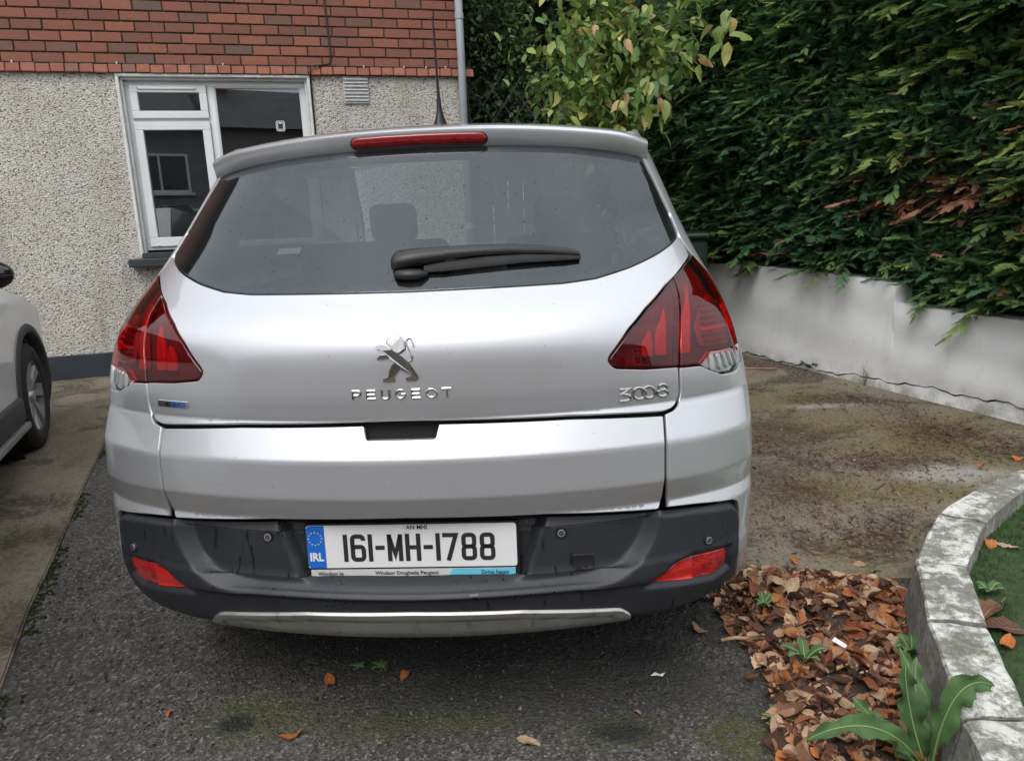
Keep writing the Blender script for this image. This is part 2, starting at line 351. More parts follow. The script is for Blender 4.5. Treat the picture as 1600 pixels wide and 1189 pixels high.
MT['navy'] = plain('dark_painted_plinth', (.022, .027, .038), .65, vary=.3, scale=6, bump=.3)
MT['upvc'] = plain('white_window_plastic', (.72, .73, .73), .32, vary=.05, scale=4)
MT['upvc_old'] = plain('white_painted_reveal', (.66, .66, .64), .55, vary=.12, scale=14, bump=.25)
def pane_mat():
    t = NT('house_window_glass'); tr = t('BsdfTransparent', {'Color': (.45, .50, .53)}); gl = t('BsdfGlossy', {'Color': (.95, .98, 1), 'Roughness': .01})
    return t.done(t('MixShader', {0: schlick(t, .17), 1: tr, 2: gl}))
MT['pane'] = pane_mat()
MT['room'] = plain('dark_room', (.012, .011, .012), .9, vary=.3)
MT['sill'] = plain('dark_sill_paint', (.028, .032, .040), .6, vary=.2, scale=20, bump=.2)
MT['vent'] = plain('grey_vent_plastic', (.42, .42, .41), .6, vary=.2, scale=30)
MT['pipe'] = plain('grey_downpipe', (.36, .39, .42), .45, vary=.1, scale=8)
MT['cable'] = plain('black_cable', (.014, .014, .015), .6)
def render_white():
    t = NT('white_painted_render'); o = t.obj(); n = t.noise(1.8, 6, .65, o, .3)
    c = t.ramp(n.outputs['Fac'], [(.28, (.68, .68, .67)), (.5, (.77, .77, .765)), (.72, (.83, .835, .85))])
    s = t.rng(t.noise(13, 5, .7, o).outputs['Fac'], .62, .78, 0, .35); c1 = t.mix(s, c.outputs[0], (.36, .35, .32))
    sep = t('SeparateXYZ', {0: o}); low = t.math('MULTIPLY', t.rng(sep.outputs['Z'], .30, .12), t.rng(t.noise(8, 5, .7, o).outputs['Fac'], .40, .62))
    c2 = t.mix(t.math('MULTIPLY', low, .8), c1, (.17, .165, .12))
    run = t.noise(1., 4, .65, t('Mapping', {'Vector': o, 'Scale': (16., 16., 1.1)}).outputs[0]); c2 = t.mix(t.rng(run.outputs['Fac'], .58, .82, 0, .28), c2, (.46, .46, .41))
    chip = t.math('MULTIPLY', t.rng(t.noise(48, 6, .8, o).outputs['Fac'], .66, .70), t.rng(t.noise(4, 2, .5, o).outputs['Fac'], .50, .60)); c2 = t.mix(t.math('MULTIPLY', chip, .8), c2, (.28, .27, .24))
    h = t.math('ADD', t.math('MULTIPLY', t.noise(2.2, 3, .6, o).outputs['Fac'], .5), t.math('SUBTRACT', t.math('MULTIPLY', t.noise(140, 4, .7, o).outputs['Fac'], .10), t.math('MULTIPLY', chip, .06)))
    return t.done(t.pb(c2, .8, 0, t.bump(h, .30, .02), 0, .3))
MT['render_white'] = render_white()
def kerb_mat():
    t = NT('flaking_whitewashed_concrete'); o = t.obj()
    n = t.noise(30, 9, .82, o); m = t.rng(t.math('ADD', t.math('MULTIPLY', n.outputs['Fac'], .6), t.math('MULTIPLY', t.noise(7, 3, .5, o).outputs['Fac'], .4)), .475, .545)
    g0 = t.ramp(t.noise(40, 6, .75, o).outputs['Fac'], [(.3, (.12, .115, .098)), (.7, (.27, .262, .235))]); w0 = t.ramp(t.noise(24, 5, .7, o).outputs['Fac'], [(.3, (.50, .495, .45)), (.7, (.68, .675, .62))])
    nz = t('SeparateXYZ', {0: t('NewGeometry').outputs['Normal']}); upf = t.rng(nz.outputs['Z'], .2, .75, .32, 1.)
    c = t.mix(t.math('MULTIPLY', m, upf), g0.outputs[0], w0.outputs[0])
    ms = t.math('MULTIPLY', t.rng(t.noise(4.5, 4, .6, o).outputs['Fac'], .60, .70), .55); c2 = t.mix(ms, c, (.10, .105, .035))
    h = t.math('ADD', t.math('MULTIPLY', m, .25), t.math('MULTIPLY', t.noise(46, 5, .7, o).outputs['Fac'], .7))
    return t.done(t.pb(c2, .9, 0, t.bump(h, .7, .010), 0, .25))
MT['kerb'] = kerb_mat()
MT['moss'] = plain('dark_moss', (.055, .058, .018), .95, vary=.5, scale=60, bump=.8)
MT['soil'] = plain('dark_soil', (.045, .034, .025), .95, vary=.4, scale=30, bump=.8)
def attr_mat(name, stops, rough=.6, spec=.3, translucent=.0):
    """colour from the per-vertex random value stored with each leaf"""
    t = NT(name); a = t('Attribute', attribute_name='rnd'); c = t.ramp(a.outputs['Fac'], stops)
    p = t.pb(c.outputs[0], rough, 0, None, 0, spec)
    if translucent:
        tr = t('BsdfTranslucent', {'Color': c.outputs[0]}); return t.done(t('MixShader', {0: translucent, 1: p, 2: tr}))
    return t.done(p)
def objrand_mat(name, stops, rough=.6, spec=.3, translucent=0., scale=30, vein=False):
    """colour picked per object; vein: ribs drawn in the leaf's own frame (length along x, about 1 long)"""
    t = NT(name); oi = t('ObjectInfo'); c = t.ramp(oi.outputs['Random'], stops); o = t.obj()
    n = t.noise(scale, 5, .65, o); c1 = t.mix(t.rng(n.outputs['Fac'], .4, .72, 0, .6), c.outputs[0], t.mix(.5, c.outputs[0], (.07, .04, .015))); h = n.outputs['Fac']
    if vein:
        sp = t('SeparateXYZ', {0: o}); ay = t.math('ABSOLUTE', sp.outputs['Y']); ph = t.math('MULTIPLY', t.math('SUBTRACT', sp.outputs['X'], t.math('MULTIPLY', ay, .9)), 62.)
        rib = t.math('MAXIMUM', t.rng(ay, .022, .006), t.math('MULTIPLY', t.rng(t.math('SINE', ph), .80, .98), .55))
        c1 = t.mix(t.math('MULTIPLY', rib, .55), c1, t.mix(.55, c.outputs[0], (.62, .44, .28))); h = t.math('ADD', h, rib)
    p = t.pb(c1, rough, 0, t.bump(h, .5, .004 if not vein else .03), 0, spec)
    if translucent:
        tr = t('BsdfTranslucent', {'Color': c1}); return t.done(t('MixShader', {0: translucent, 1: p, 2: tr}))
    return t.done(p)

# ================================================================== GROUND
def sheet(name, poly_fn, mat, x0, x1, y0, y1, step, dz, kind='structure', label=None, cat=None, noise=.0):
    nx, ny = int((x1-x0)/step)+1, int((y1-y0)/step)+1; xs = np.linspace(x0, x1, nx); ys = np.linspace(y0, y1, ny); V = []
    for y in ys:
        for x in xs: V.append((x, y, g(y)+dz+noise*(math.sin(x*5.1+y*2.3)+math.sin(y*6.7-x*3.1))))
    F = [(i*nx+j, i*nx+j+1, (i+1)*nx+j+1, (i+1)*nx+j) for i in range(ny-1) for j in range(nx-1)]
    o = link(name, mesh(name, V, F, mat, True)); return tag(o, label, cat, kind=kind)
gr = link('ground', mesh('ground', [(-220, -220, -.06), (220, -220, -.06), (220, 220, -.06), (-220, 220, -.06)], [(0, 1, 2, 3)], plain('rough_ground', (.10, .10, .07), .95, vary=.3, scale=.4))); tag(gr, kind='structure')
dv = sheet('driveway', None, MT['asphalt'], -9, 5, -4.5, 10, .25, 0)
def prism(name, poly, dz0, dz1, mat, parent=None, kind=None, bev=0):
    """ground-following slab: polygon in plan, top at g(y)+dz1, sides down to g(y)+dz0"""
    n = len(poly); v = [(x, y, g(y)+dz1) for x, y in poly]+[(x, y, g(y)+dz0) for x, y in poly]
    f = [tuple(range(n))]+[(i, n+i, n+(i+1) % n, (i+1) % n) for i in range(n)]
    me = mesh(name, v, f, mat); bm = bmesh.new(); bm.from_mesh(me); bmesh.ops.recalc_face_normals(bm, faces=bm.faces[:])
    if bev: bmesh.ops.bevel(bm, geom=[e for e in bm.edges if all(v_.co.z > g(v_.co.y)+dz1-1e-4 for v_ in e.verts)], offset=bev, segments=2, affect='EDGES')
    bm.to_mesh(me); bm.free(); o = link(name, me, parent)
    if kind: tag(o, kind=kind)
    return o
seam = [(-1.20, 1.02), (-1.553, 1.912), (-1.75, 2.37), (-1.932, 2.831), (-2.22, 3.56), (-2.49, 4.26), (-2.80, 5.05), (-3.12, 5.86), (-3.15, 6.02)]
seam = [(x+.004*math.sin(i*2.7), y) for i, (x, y) in enumerate(seam)]
prism('concrete_path', seam+[(-8.5, 4.6), (-8.5, 1.02)], -.05, .018, MT['conc_left'], kind='structure', bev=.006)
prism('concrete_apron', [(.62, 2.44), (1.0, 2.36), (1.42, 2.32), (1.9, 2.75), (2.5, 3.1), (3.4, 3.5), (2.9, 4.3), (2.1, 6.0), (1.6, 8.5), (.2, 8.5), (.5, 4.0)], -.05, .012, MT['conc_right'], kind='structure')
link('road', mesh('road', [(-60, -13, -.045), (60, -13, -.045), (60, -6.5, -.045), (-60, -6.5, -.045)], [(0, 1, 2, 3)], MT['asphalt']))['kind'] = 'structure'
for y0_, y1_ in ((-6.4, -4.6), (-15.0, -13.1)):
    o = box('pavement', (-60, y0_, -.06), (60, y1_, .05), MT['conc_right'], None, .01); tag(o, kind='structure')

# ================================================================== HOUSE
HA = R(14.8); house = empty('house', (-3.5855, 5.9219, .1945), (0, 0, HA))      # local x along the front, y into the house, z up
tag(house, 'pebble-dashed house front with red brick above and a white window', 'house')
T0, T1 = -5.2, 3.345
HB, BT = 2.47, .0777
# rendered lower wall with the window opening cut out
wx0, wx1, wz0, wz1 = .596, 2.063, .985, 2.400
def wall_face():
    V, F = [], []
    for (a, b, c, d) in ((T0, wx0, .215, 2.402), (wx1, T1, .215, 2.402), (wx0, wx1, .215, wz0)):
        i = len(V); V += [(a, 0, c), (b, 0, c), (b, 0, d), (a, 0, d)]; F.append((i, i+1, i+2, i+3))
    i = len(V); V += [(T1, 0, .215), (T1, 6, .215), (T1, 6, 2.402), (T1, 0, 2.402)]; F.append((i, i+1, i+2, i+3))
    for (a, b) in ((wx0, wx1),):          # reveals
        i = len(V); V += [(a, 0, wz0), (a, .14, wz0), (a, .14, wz1), (a, 0, wz1), (b, 0, wz0), (b, .14, wz0), (b, .14, wz1), (b, 0, wz1)]; F += [(i, i+1, i+2, i+3), (i+4, i+7, i+6, i+5), (i, i+4, i+5, i+1)]
    return V, F
V, F = wall_face(); link('rendered_wall', mesh('rendered_wall', V, F, MT['dash']), house)
box('plinth', (T0, -.018, -.35), (T1+.018, .1, .215), MT['navy'], house, .006)
mw = link('brick_wall', mesh('brick_wall', [(T0, .006, 2.40), (T1-.008, .006, 2.40), (T1-.008, .006, 5.6), (T0, .006, 5.6), (T1-.008, 6, 2.4), (T1-.008, 6, 5.6)], [(0, 1, 2, 3), (1, 4, 5, 2)], MT['mortar']), house)
# bricks one by one; four meshes shared among them
def brick_mesh(w, h, d, seed):
    r_ = random.Random(seed); bm = bmesh.new(); box_bm(bm, (0, 0, 0), (w, d, h), .0028, 1)
    for v in bm.verts: v.co += Vector((r_.uniform(-1, 1)*.0016, r_.uniform(-1, 1)*.0012, r_.uniform(-1, 1)*.0014))
    me = bpy.data.meshes.new('brick'); bm.to_mesh(me); bm.free(); me.materials.append(MT['brick']); return me
BP = .2143; full = [brick_mesh(.2035, .0665, .020, s) for s in range(5)]; part_b = {}
x_left = -1.25; nb = 0
for row in range(11):
    z = HB+.006+row*BT; off = .046 if row % 2 == 0 else .046-BP/2-.006
    k0 = math.floor((x_left-off)/BP); x = off+k0*BP
    while x < T1-.02:
        x1 = min(x+.2035, T1)
        if x1-x > .19: me = full[(row*7+int(x*10)) % 5]
        else:
            key = round(x1-x, 3)
            if key not in part_b: part_b[key] = brick_mesh(x1-x, .0665, .020, 9)
            me = part_b[key]
        o = link('brick', me, house); o.location = (x, -.0125+random.uniform(-.0018, .0018), z+random.uniform(-.001, .001)); nb += 1; x += BP
hdr = []
for s in range(4):
    r_ = random.Random(s+40); bm = bmesh.new(); box_bm(bm, (0, 0, 0), (.0935, .06, .062), .004, 1)
    for v in bm.verts:
        v.co += Vector((r_.uniform(-1, 1)*.002, r_.uniform(-1, 1)*.002, r_.uniform(-1, 1)*.002))
        if v.co.z > .03 and v.co.y < .03: v.co.y += .010
    me = bpy.data.meshes.new('header_brick'); bm.to_mesh(me); bm.free(); me.materials.append(MT['tile_brick']); hdr.append(me)
x = -1.25; k = 0
while x < T1+.03:
    o = link('header_brick', hdr[k % 4], house); o.location = (x, -.038+random.uniform(-.002, .002), 2.404+random.uniform(-.002, .002)); x += .1005; k += 1
# the wall beyond what the picture shows keeps its bricks as one piece
V, F = [], []
def addbox(lo, hi):
    i = len(V); (a, b, c), (d, e, f) = lo, hi
    V.extend([(a, b, c), (d, b, c), (d, e, c), (a, e, c), (a, b, f), (d, b, f), (d, e, f), (a, e, f)])
    F.extend([(i, i+1, i+5, i+4), (i+1, i+2, i+6, i+5), (i+4, i+5, i+6, i+7), (i, i+4, i+7, i+3), (i, i+3, i+2, i+1)])
for row in range(40):
    z = HB+.006+row*BT; x = T0+(.1 if row % 2 else 0); xe = T1-.02 if row >= 11 else -1.48
    while x < xe-.2: addbox((x, -.0125, z), (x+.2035, .008, z+.0665)); x += BP
o = link('brickwork', mesh('brickwork', V, F, MT['brick']), house); tag(o, kind='stuff')
rf = box('roof', (T0-.3, -.5, 5.6), (T1+.35, 6.5, 5.72), plain('roof_slate', (.08, .075, .07), .8), house, .02)
tube('gutter', [(T0-.3, -.55, 5.58), (T1+.35, -.55, 5.58)], .06, MT['pipe'], house, 10)
# window
win = empty('window', (0, 0, 0), (0, 0, 0), house)
def bar(name, a, b, y0, y1, c, d, mat=MT['upvc'], par=None, bev=.004): return box(name, (a, y0, c), (b, y1, d), mat, par or win, bev, 2, True)
def ring(name, a, b, c, d, t, y0, y1, mat, par, tb=None):
    bm = bmesh.new(); tb = tb or t
    for lo, hi in (((a, y0, c), (b, y1, c+tb)), ((a, y0, d-t), (b, y1, d)), ((a, y0, c+tb), (a+t, y1, d-t)), ((b-t, y0, c+tb), (b, y1, d-t))): box_bm(bm, lo, hi, .004, 1)
    return bm_obj(name, bm, mat, par)
ring('window_surround', wx0-.004, wx1+.004, wz0, wz1+.002, .024, -.022, .05, MT['upvc_old'], win, .010)
ring('reveal', wx0+.020, wx1-.020, wz0+.004, wz1-.020, .020, .012, .13, MT['upvc_old'], win)
fx0, fx1, fz0, fz1 = wx0+.038, wx1-.038, 1.030, 2.362
frm = ring('frame', fx0, fx1, fz0, fz1, .042, .062, .13, MT['upvc'], win)
bar('mullion', 1.245, 1.300, .064, .128, fz0+.04, fz1-.04)
bar('transom', fx0+.04, 1.247, .066, .128, 2.035, 2.085)
ts = ring('top_sash', .668, 1.243, 2.072, 2.328, .058, .040, .10, MT['upvc'], win)
ls = ring('casement_sash', .668, 1.243, 1.058, 2.046, .064, .040, .10, MT['upvc'], win, .075)
bar('trickle_vent', .735, 1.155, .028, .044, 2.292, 2.312, MT['upvc'], win, .006)
bar('vent_screw', .728, .738, .026, .044, 2.296, 2.306, MT['vent'], win, .002); bar('vent_screw', 1.152, 1.162, .026, .044, 2.296, 2.306, MT['vent'], win, .002)
bar('drain_cap', .72, .75, .036, .044, 1.066, 1.078, MT['upvc'], win, .002)
def pane(a, b, c, d, y): return box('pane', (a, y, c), (b, y+.006, d), MT['pane'], win)
pane(.724, 1.187, 2.128, 2.272, .075); pane(.730, 1.181, 1.131, 1.984, .075); pane(1.298, fx1-.04, fz0+.04, fz1-.04, .090)
bead = ring('glazing_bead', 1.296, fx1-.036, fz0+.036, fz1-.036, .016, .070, .098, MT['upvc'], win)
# room seen through the panes
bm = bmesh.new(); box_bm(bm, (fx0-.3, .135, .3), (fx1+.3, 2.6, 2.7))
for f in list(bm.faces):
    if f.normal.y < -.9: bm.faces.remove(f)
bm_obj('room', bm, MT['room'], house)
bar('window_shelf', fx0-.2, fx1+.2, .14, .36, .99, 1.015, MT['upvc_old'])
sill = box('window_sill', (wx0-.085, -.115, .902), (wx1+.085, .06, .968), MT['sill'], win, .008, 2)
box('sub_sill', (wx0+.012, -.040, .968), (wx1-.012, .12, 1.012), MT['sill'], win, .004, 1)
bm = bmesh.new()
def rr_ring(w, h, r, t, n=4):
    o_ = []; 
    for k_, (ww, hh_, rr) in enumerate(((w, h, r), (w-t, h-t, max(.002, r-t)))):
        for cx_, cy_, a0 in ((ww-rr, hh_-rr, 0), (-ww+rr, hh_-rr, 90), (-ww+rr, -hh_+rr, 180), (ww-rr, -hh_+rr, 270)):
            for k in range(n+1): a = R(a0+90*k/n); o_.append((cx_+rr*math.cos(a), cy_+rr*math.sin(a)))
    m_ = len(o_)//2; return o_, [(i, (i+1) % m_, m_+(i+1) % m_, m_+i) for i in range(m_)]
for (w, h, r, t, yy) in ((.036, .042, .016, .006, .0885), (.026, .030, .009, .006, .0885)):
    q, f = rr_ring(w, h, r, t); link('window_sticker', mesh('window_sticker', [(1.795+a, yy, 2.015+b) for a, b in q], f, MT['upvc']), win)
link('window_sticker', mesh('window_sticker', [(1.787, .0884, 2.032), (1.803, .0884, 2.032), (1.803, .0884, 2.040), (1.787, .0884, 2.040)], [(0, 1, 2, 3)], MT['upvc']), win)
# air vent, cable, downpipe
vt = box('air_vent', (2.338, -.014, 2.178), (2.548, .004, 2.398), MT['vent'], house, .004)
for k in range(7):
    bm = bmesh.new(); box_bm(bm, (2.346, -.010, -.002), (2.540, .006, .006), .0015, 1, Matrix.Translation((0, -.012, 2.196+k*.028)) @ Matrix.Rotation(R(-35), 4, 'X') @ Matrix.Diagonal((1, 1.4, 1.6, 1))); bm_obj('vent_slat', bm, MT['vent'], vt)
tube('cable', [(2.238, -.022, 3.6), (2.240, -.022, 3.0), (2.252, -.022, 2.70), (2.255, -.022, 2.54), (2.240, -.024, 2.494), (2.19, -.03, 2.480), (2.12, -.046, 2.472), (2.082, -.050, 2.458), (2.076, -.048, 2.41), (2.076, -.012, 2.38), (2.075, -.010, 2.0), (2.075, -.010, 1.2)], .0068, MT['cable'], house, 8)
tube('cable', [(T0, -.017, 2.473), (.4, -.018, 2.4735), (1.3, -.018, 2.470), (2.10, -.018, 2.476), (2.8, -.018, 2.4735), (3.30, -.018, 2.475), (3.36, -.020, 2.44), (3.395, -.05, 2.36), (3.41, -.06, 2.0), (3.41, -.06, 1.2)], .0046, MT['cable'], house, 6)
for x in (-.10, .62, 1.40, 2.14, 2.52, 2.86, 3.05, 3.22): box('cable_clip', (x-.004, -.025, 2.466), (x+.004, -.012, 2.484), MT['upvc'], house, .001)
dp = tube('downpipe', [(T1+.012, -.055, -.05), (T1+.012, -.055, 5.5)], .034, MT['pipe'], house, 16)
for z in (1.1, 2.86, 4.6): lathe('pipe_collar', [(.034, 0), (.039, 0), (.039, .05), (.034, .05)], MT['pipe'], dp, 18, 'Z', Matrix.Translation((T1+.012, -.055, z)))

# ================================================================== HOUSES ACROSS THE ROAD (behind the camera; they show only as reflections)
def far_house(x, label, wallm, brickm_):
    h = empty('terraced_house', (x, -17.5, 0), (0, 0, math.pi)); tag(h, label, 'house', 'houses across the road')
    box('wall', (-4, 0, -.1), (4, 7, 5.4), wallm, h)
    box('brick_band', (-4, -.06, -.1), (4, 0, 1.1), brickm_, h)
    bm = bmesh.new(); v = [bm.verts.new(p) for p in ((-4.15, -.4, 5.35), (4.15, -.4, 5.35), (4.15, 3.5, 7.4), (-4.15, 3.5, 7.4), (-4.15, 7.4, 5.35), (4.15, 7.4, 5.35))]
    for q in ((0, 1, 2, 3), (3, 2, 5, 4), (0, 3, 4), (1, 5, 2)): bm.faces.new([v[i] for i in q])
    r_ = bm_obj('roof', bm, MT['far_roof'], h); box('chimney', (2.6, 3.0, 6.6), (3.5, 4.0, 8.4), brickm_, r_, .02)
    for (a, b, c, d) in ((-3.2, -1.2, 3.0, 4.4), (1.0, 3.0, 3.0, 4.4), (-3.4, -1.0, .95, 2.4), (1.8, 3.2, .95, 2.4)):
        w = ring('window', a, b, c, d, .09, -.07, .05, MT['upvc'], h)
        box('pane', (a+.09, -.02, c+.09), (b-.09, -.01, d-.09), MT['far_pane'], w); box('mullion', ((a+b)/2-.035, -.06, c+.09), ((a+b)/2+.035, .03, d-.09), MT['upvc'], w); box('sill', (a-.1, -.14, c-.10), (b+.1, 0, c-.004), MT['upvc_old'], w)
    d_ = box('door', (.1, -.05, .1), (1.05, .02, 2.15), plain('door_paint', (.12, .05, .04), .4), h, .01); box('door_frame', (.02, -.03, .1), (.098, .04, 2.25), MT['upvc'], d_)
    return h
MT['far_roof'] = plain('grey_roof_tiles', (.09, .085, .085), .8, vary=.25, scale=3)
MT['far_pane'] = plain('far_window_glass', (.03, .035, .04), .05, spec=.8)
_wm = [plain('grey_render', (.20, .205, .215), .9, vary=.15, scale=2), plain('dashed_render', (.22, .21, .20), .9, vary=.15, scale=2)]
_bm = plain('far_brick', (.20, .085, .06), .85, vary=.2, scale=5)
for i, (x, lb) in enumerate(((-18.9, 'grey terraced house across the road, furthest to the left'), (-10.9, 'cream terraced house across the road, second from the left'), (-2.9, 'grey terraced house straight across the road behind the viewer'), (5.1, 'cream terraced house across the road, second from the right'), (13.1, 'grey terraced house across the road, furthest to the right'))):
    far_house(x, lb, _wm[i % 2], _bm)
# ================================================================== SILVER CAR
# One body surface S(u, z): at each height the rear is a quarter ellipse (u 0..1 from the centre line to the flank), then the flank runs forward.
PZ = np.array([.16, .22, .26, .30, .34, .40, .45, .485, .50, .60, .632, .660, .692, .70, .778, .788, .860, .867, .92, .97, 1.01, 1.045, 1.075, 1.105, 1.155, 1.30, 1.456, 1.60])
PY = np.array([.16, .09, .035, -.02, -.052, -.066, -.075, -.072, -.066, -.050, -.032, -.041, -.0505, -.0500, -.0425, -.0400, .003, .009, .006, .010, .0145, .0225, .037, .066, .140, .310, .475, .615])
WZ = np.array([.10, .20, .28, .33, .40, .48, .56, .62, .70, .785, .86, .91, .96, 1.03, 1.085, 1.14, 1.19, 1.24, 1.30, 1.36, 1.43, 1.50, 1.56, 1.62])
WW = np.array([.70, .78, .83, .855, .868, .872, .878, .883, .88, .876, .875, .866, .855, .832, .812, .793, .768, .749, .728, .71, .688, .665, .64, .60])
_zz = np.arange(.12, 1.62, .001)
def _sm(x, y, s):
    v = np.interp(_zz, x, y); k = np.exp(-.5*(np.arange(-int(4*s), int(4*s)+1)/s)**2); k /= k.sum()
    return np.convolve(np.pad(v, len(k)//2, mode='edge'), k, 'valid')
_ya, _yb = _sm(PZ, PY, 2.2), _sm(PZ, PY, 13.); _bl = np.clip((_zz-.872)/.03, 0, 1)
YT = _ya*(1-_bl)+_yb*_bl; WT = _sm(WZ, WW, 14.)
# keep the sharp break at the tailgate's lower edge
def pro(z): return np.interp(z, _zz, YT)
def wid(z): return np.interp(z, _zz, WT)
def dep(z): return np.interp(z, [0, 1.1, 1.2, 1.5], [.30, .30, .28, .26])
def S0(u, z):
    s = np.sign(u); s = np.where(s == 0, 1, s); q = np.abs(u); a = np.minimum(q, 1)*np.pi/2; w = wid(z); d = dep(z)
    x = w*np.sin(a); y = pro(z)+d*(1-np.cos(a))+np.maximum(q-1, 0)
    fl = np.maximum(q-1, 0); x = x+.030*np.sin(np.clip(fl/3.2, 0, 1)*np.pi)       # the flank bows out a little
    return np.stack([s*x, y, z], -1)
def _nrm(fn, u, z, e=.0012):
    du = fn(u+e, z)-fn(u-e, z); dz = fn(u, z+e)-fn(u, z-e); n = np.cross(du, dz)
    return n/np.maximum(np.linalg.norm(n, axis=-1, keepdims=True), 1e-9)
def S(u, z, disp=None):
    """point and normal; disp(u, z) pushes the surface inwards"""
    u = np.asarray(u, float); z = np.asarray(z, float)
    if disp is None: return S0(u, z), _nrm(S0, u, z)
    f = lambda a, b: S0(a, b)-_nrm(S0, a, b)*np.asarray(disp(a, b))[..., None]
    return f(u, z), _nrm(f, u, z, .0022)
KU = 1.25                                     # metres per unit u near the middle of the tail
def dens(poly, step, closed=True):
    out = []; n = len(poly)
    for i in range(n if closed else n-1):
        a = np.array(poly[i]); b = np.array(poly[(i+1) % n]); L_ = math.hypot((b[0]-a[0])*KU, b[1]-a[1]); k = max(1, int(math.ceil(L_/step)))
        for j in range(k): out.append(tuple(a+(b-a)*j/k))
    return out
def fillet(poly, r=.012, n=4):
    """round every corner; a point may carry its own radius as third value"""
    out = []; m = len(poly)
    for i in range(m):
        p = np.array(poly[i][:2], float); rr = poly[i][2] if len(poly[i]) > 2 else r
        a = np.array(poly[i-1][:2], float); b = np.array(poly[(i+1) % m][:2], float)
        sc_ = np.array([KU, 1.]); da, db = (a-p)*sc_, (b-p)*sc_; la, lb = np.linalg.norm(da), np.linalg.norm(db)
        ra, rb = min(rr, la*.48), min(rr, lb*.48)
        if rr < 1e-6: out.append(tuple(p)); continue
        A = p+da/la*ra/sc_; B = p+db/lb*rb/sc_
        for k in range(n+1):
            t = k/n; out.append(tuple((1-t)**2*A+2*t*(1-t)*p+t*t*B))
    return out
def inpoly(P, poly):
    x, y = P[:, 0], P[:, 1]; r = np.zeros(len(P), bool); q = np.asarray(poly); j = len(q)-1
    for i in range(len(q)):
        c = (q[i, 1] > y) != (q[j, 1] > y)
        with np.errstate(divide='ignore', invalid='ignore'):
            xi = (q[j, 0]-q[i, 0])*(y-q[i, 1])/(q[j, 1]-q[i, 1])+q[i, 0]
        r ^= c & (x < xi); j = i
    return r
def area(p): q = np.asarray(p); return .5*np.sum(q[:, 0]*np.roll(q[:, 1], -1)-np.roll(q[:, 0], -1)*q[:, 1])
def inset(poly, e):
    q = np.asarray(poly)*np.array([KU, 1.]); n = np.roll(q, -1, 0)-np.roll(q, 1, 0); l = np.linalg.norm(n, axis=1, keepdims=True); n = n/np.maximum(l, 1e-9)
    n = np.stack([-n[:, 1], n[:, 0]], 1)*(1 if area(poly) > 0 else -1); return (q+n*e)/np.array([KU, 1.]), n
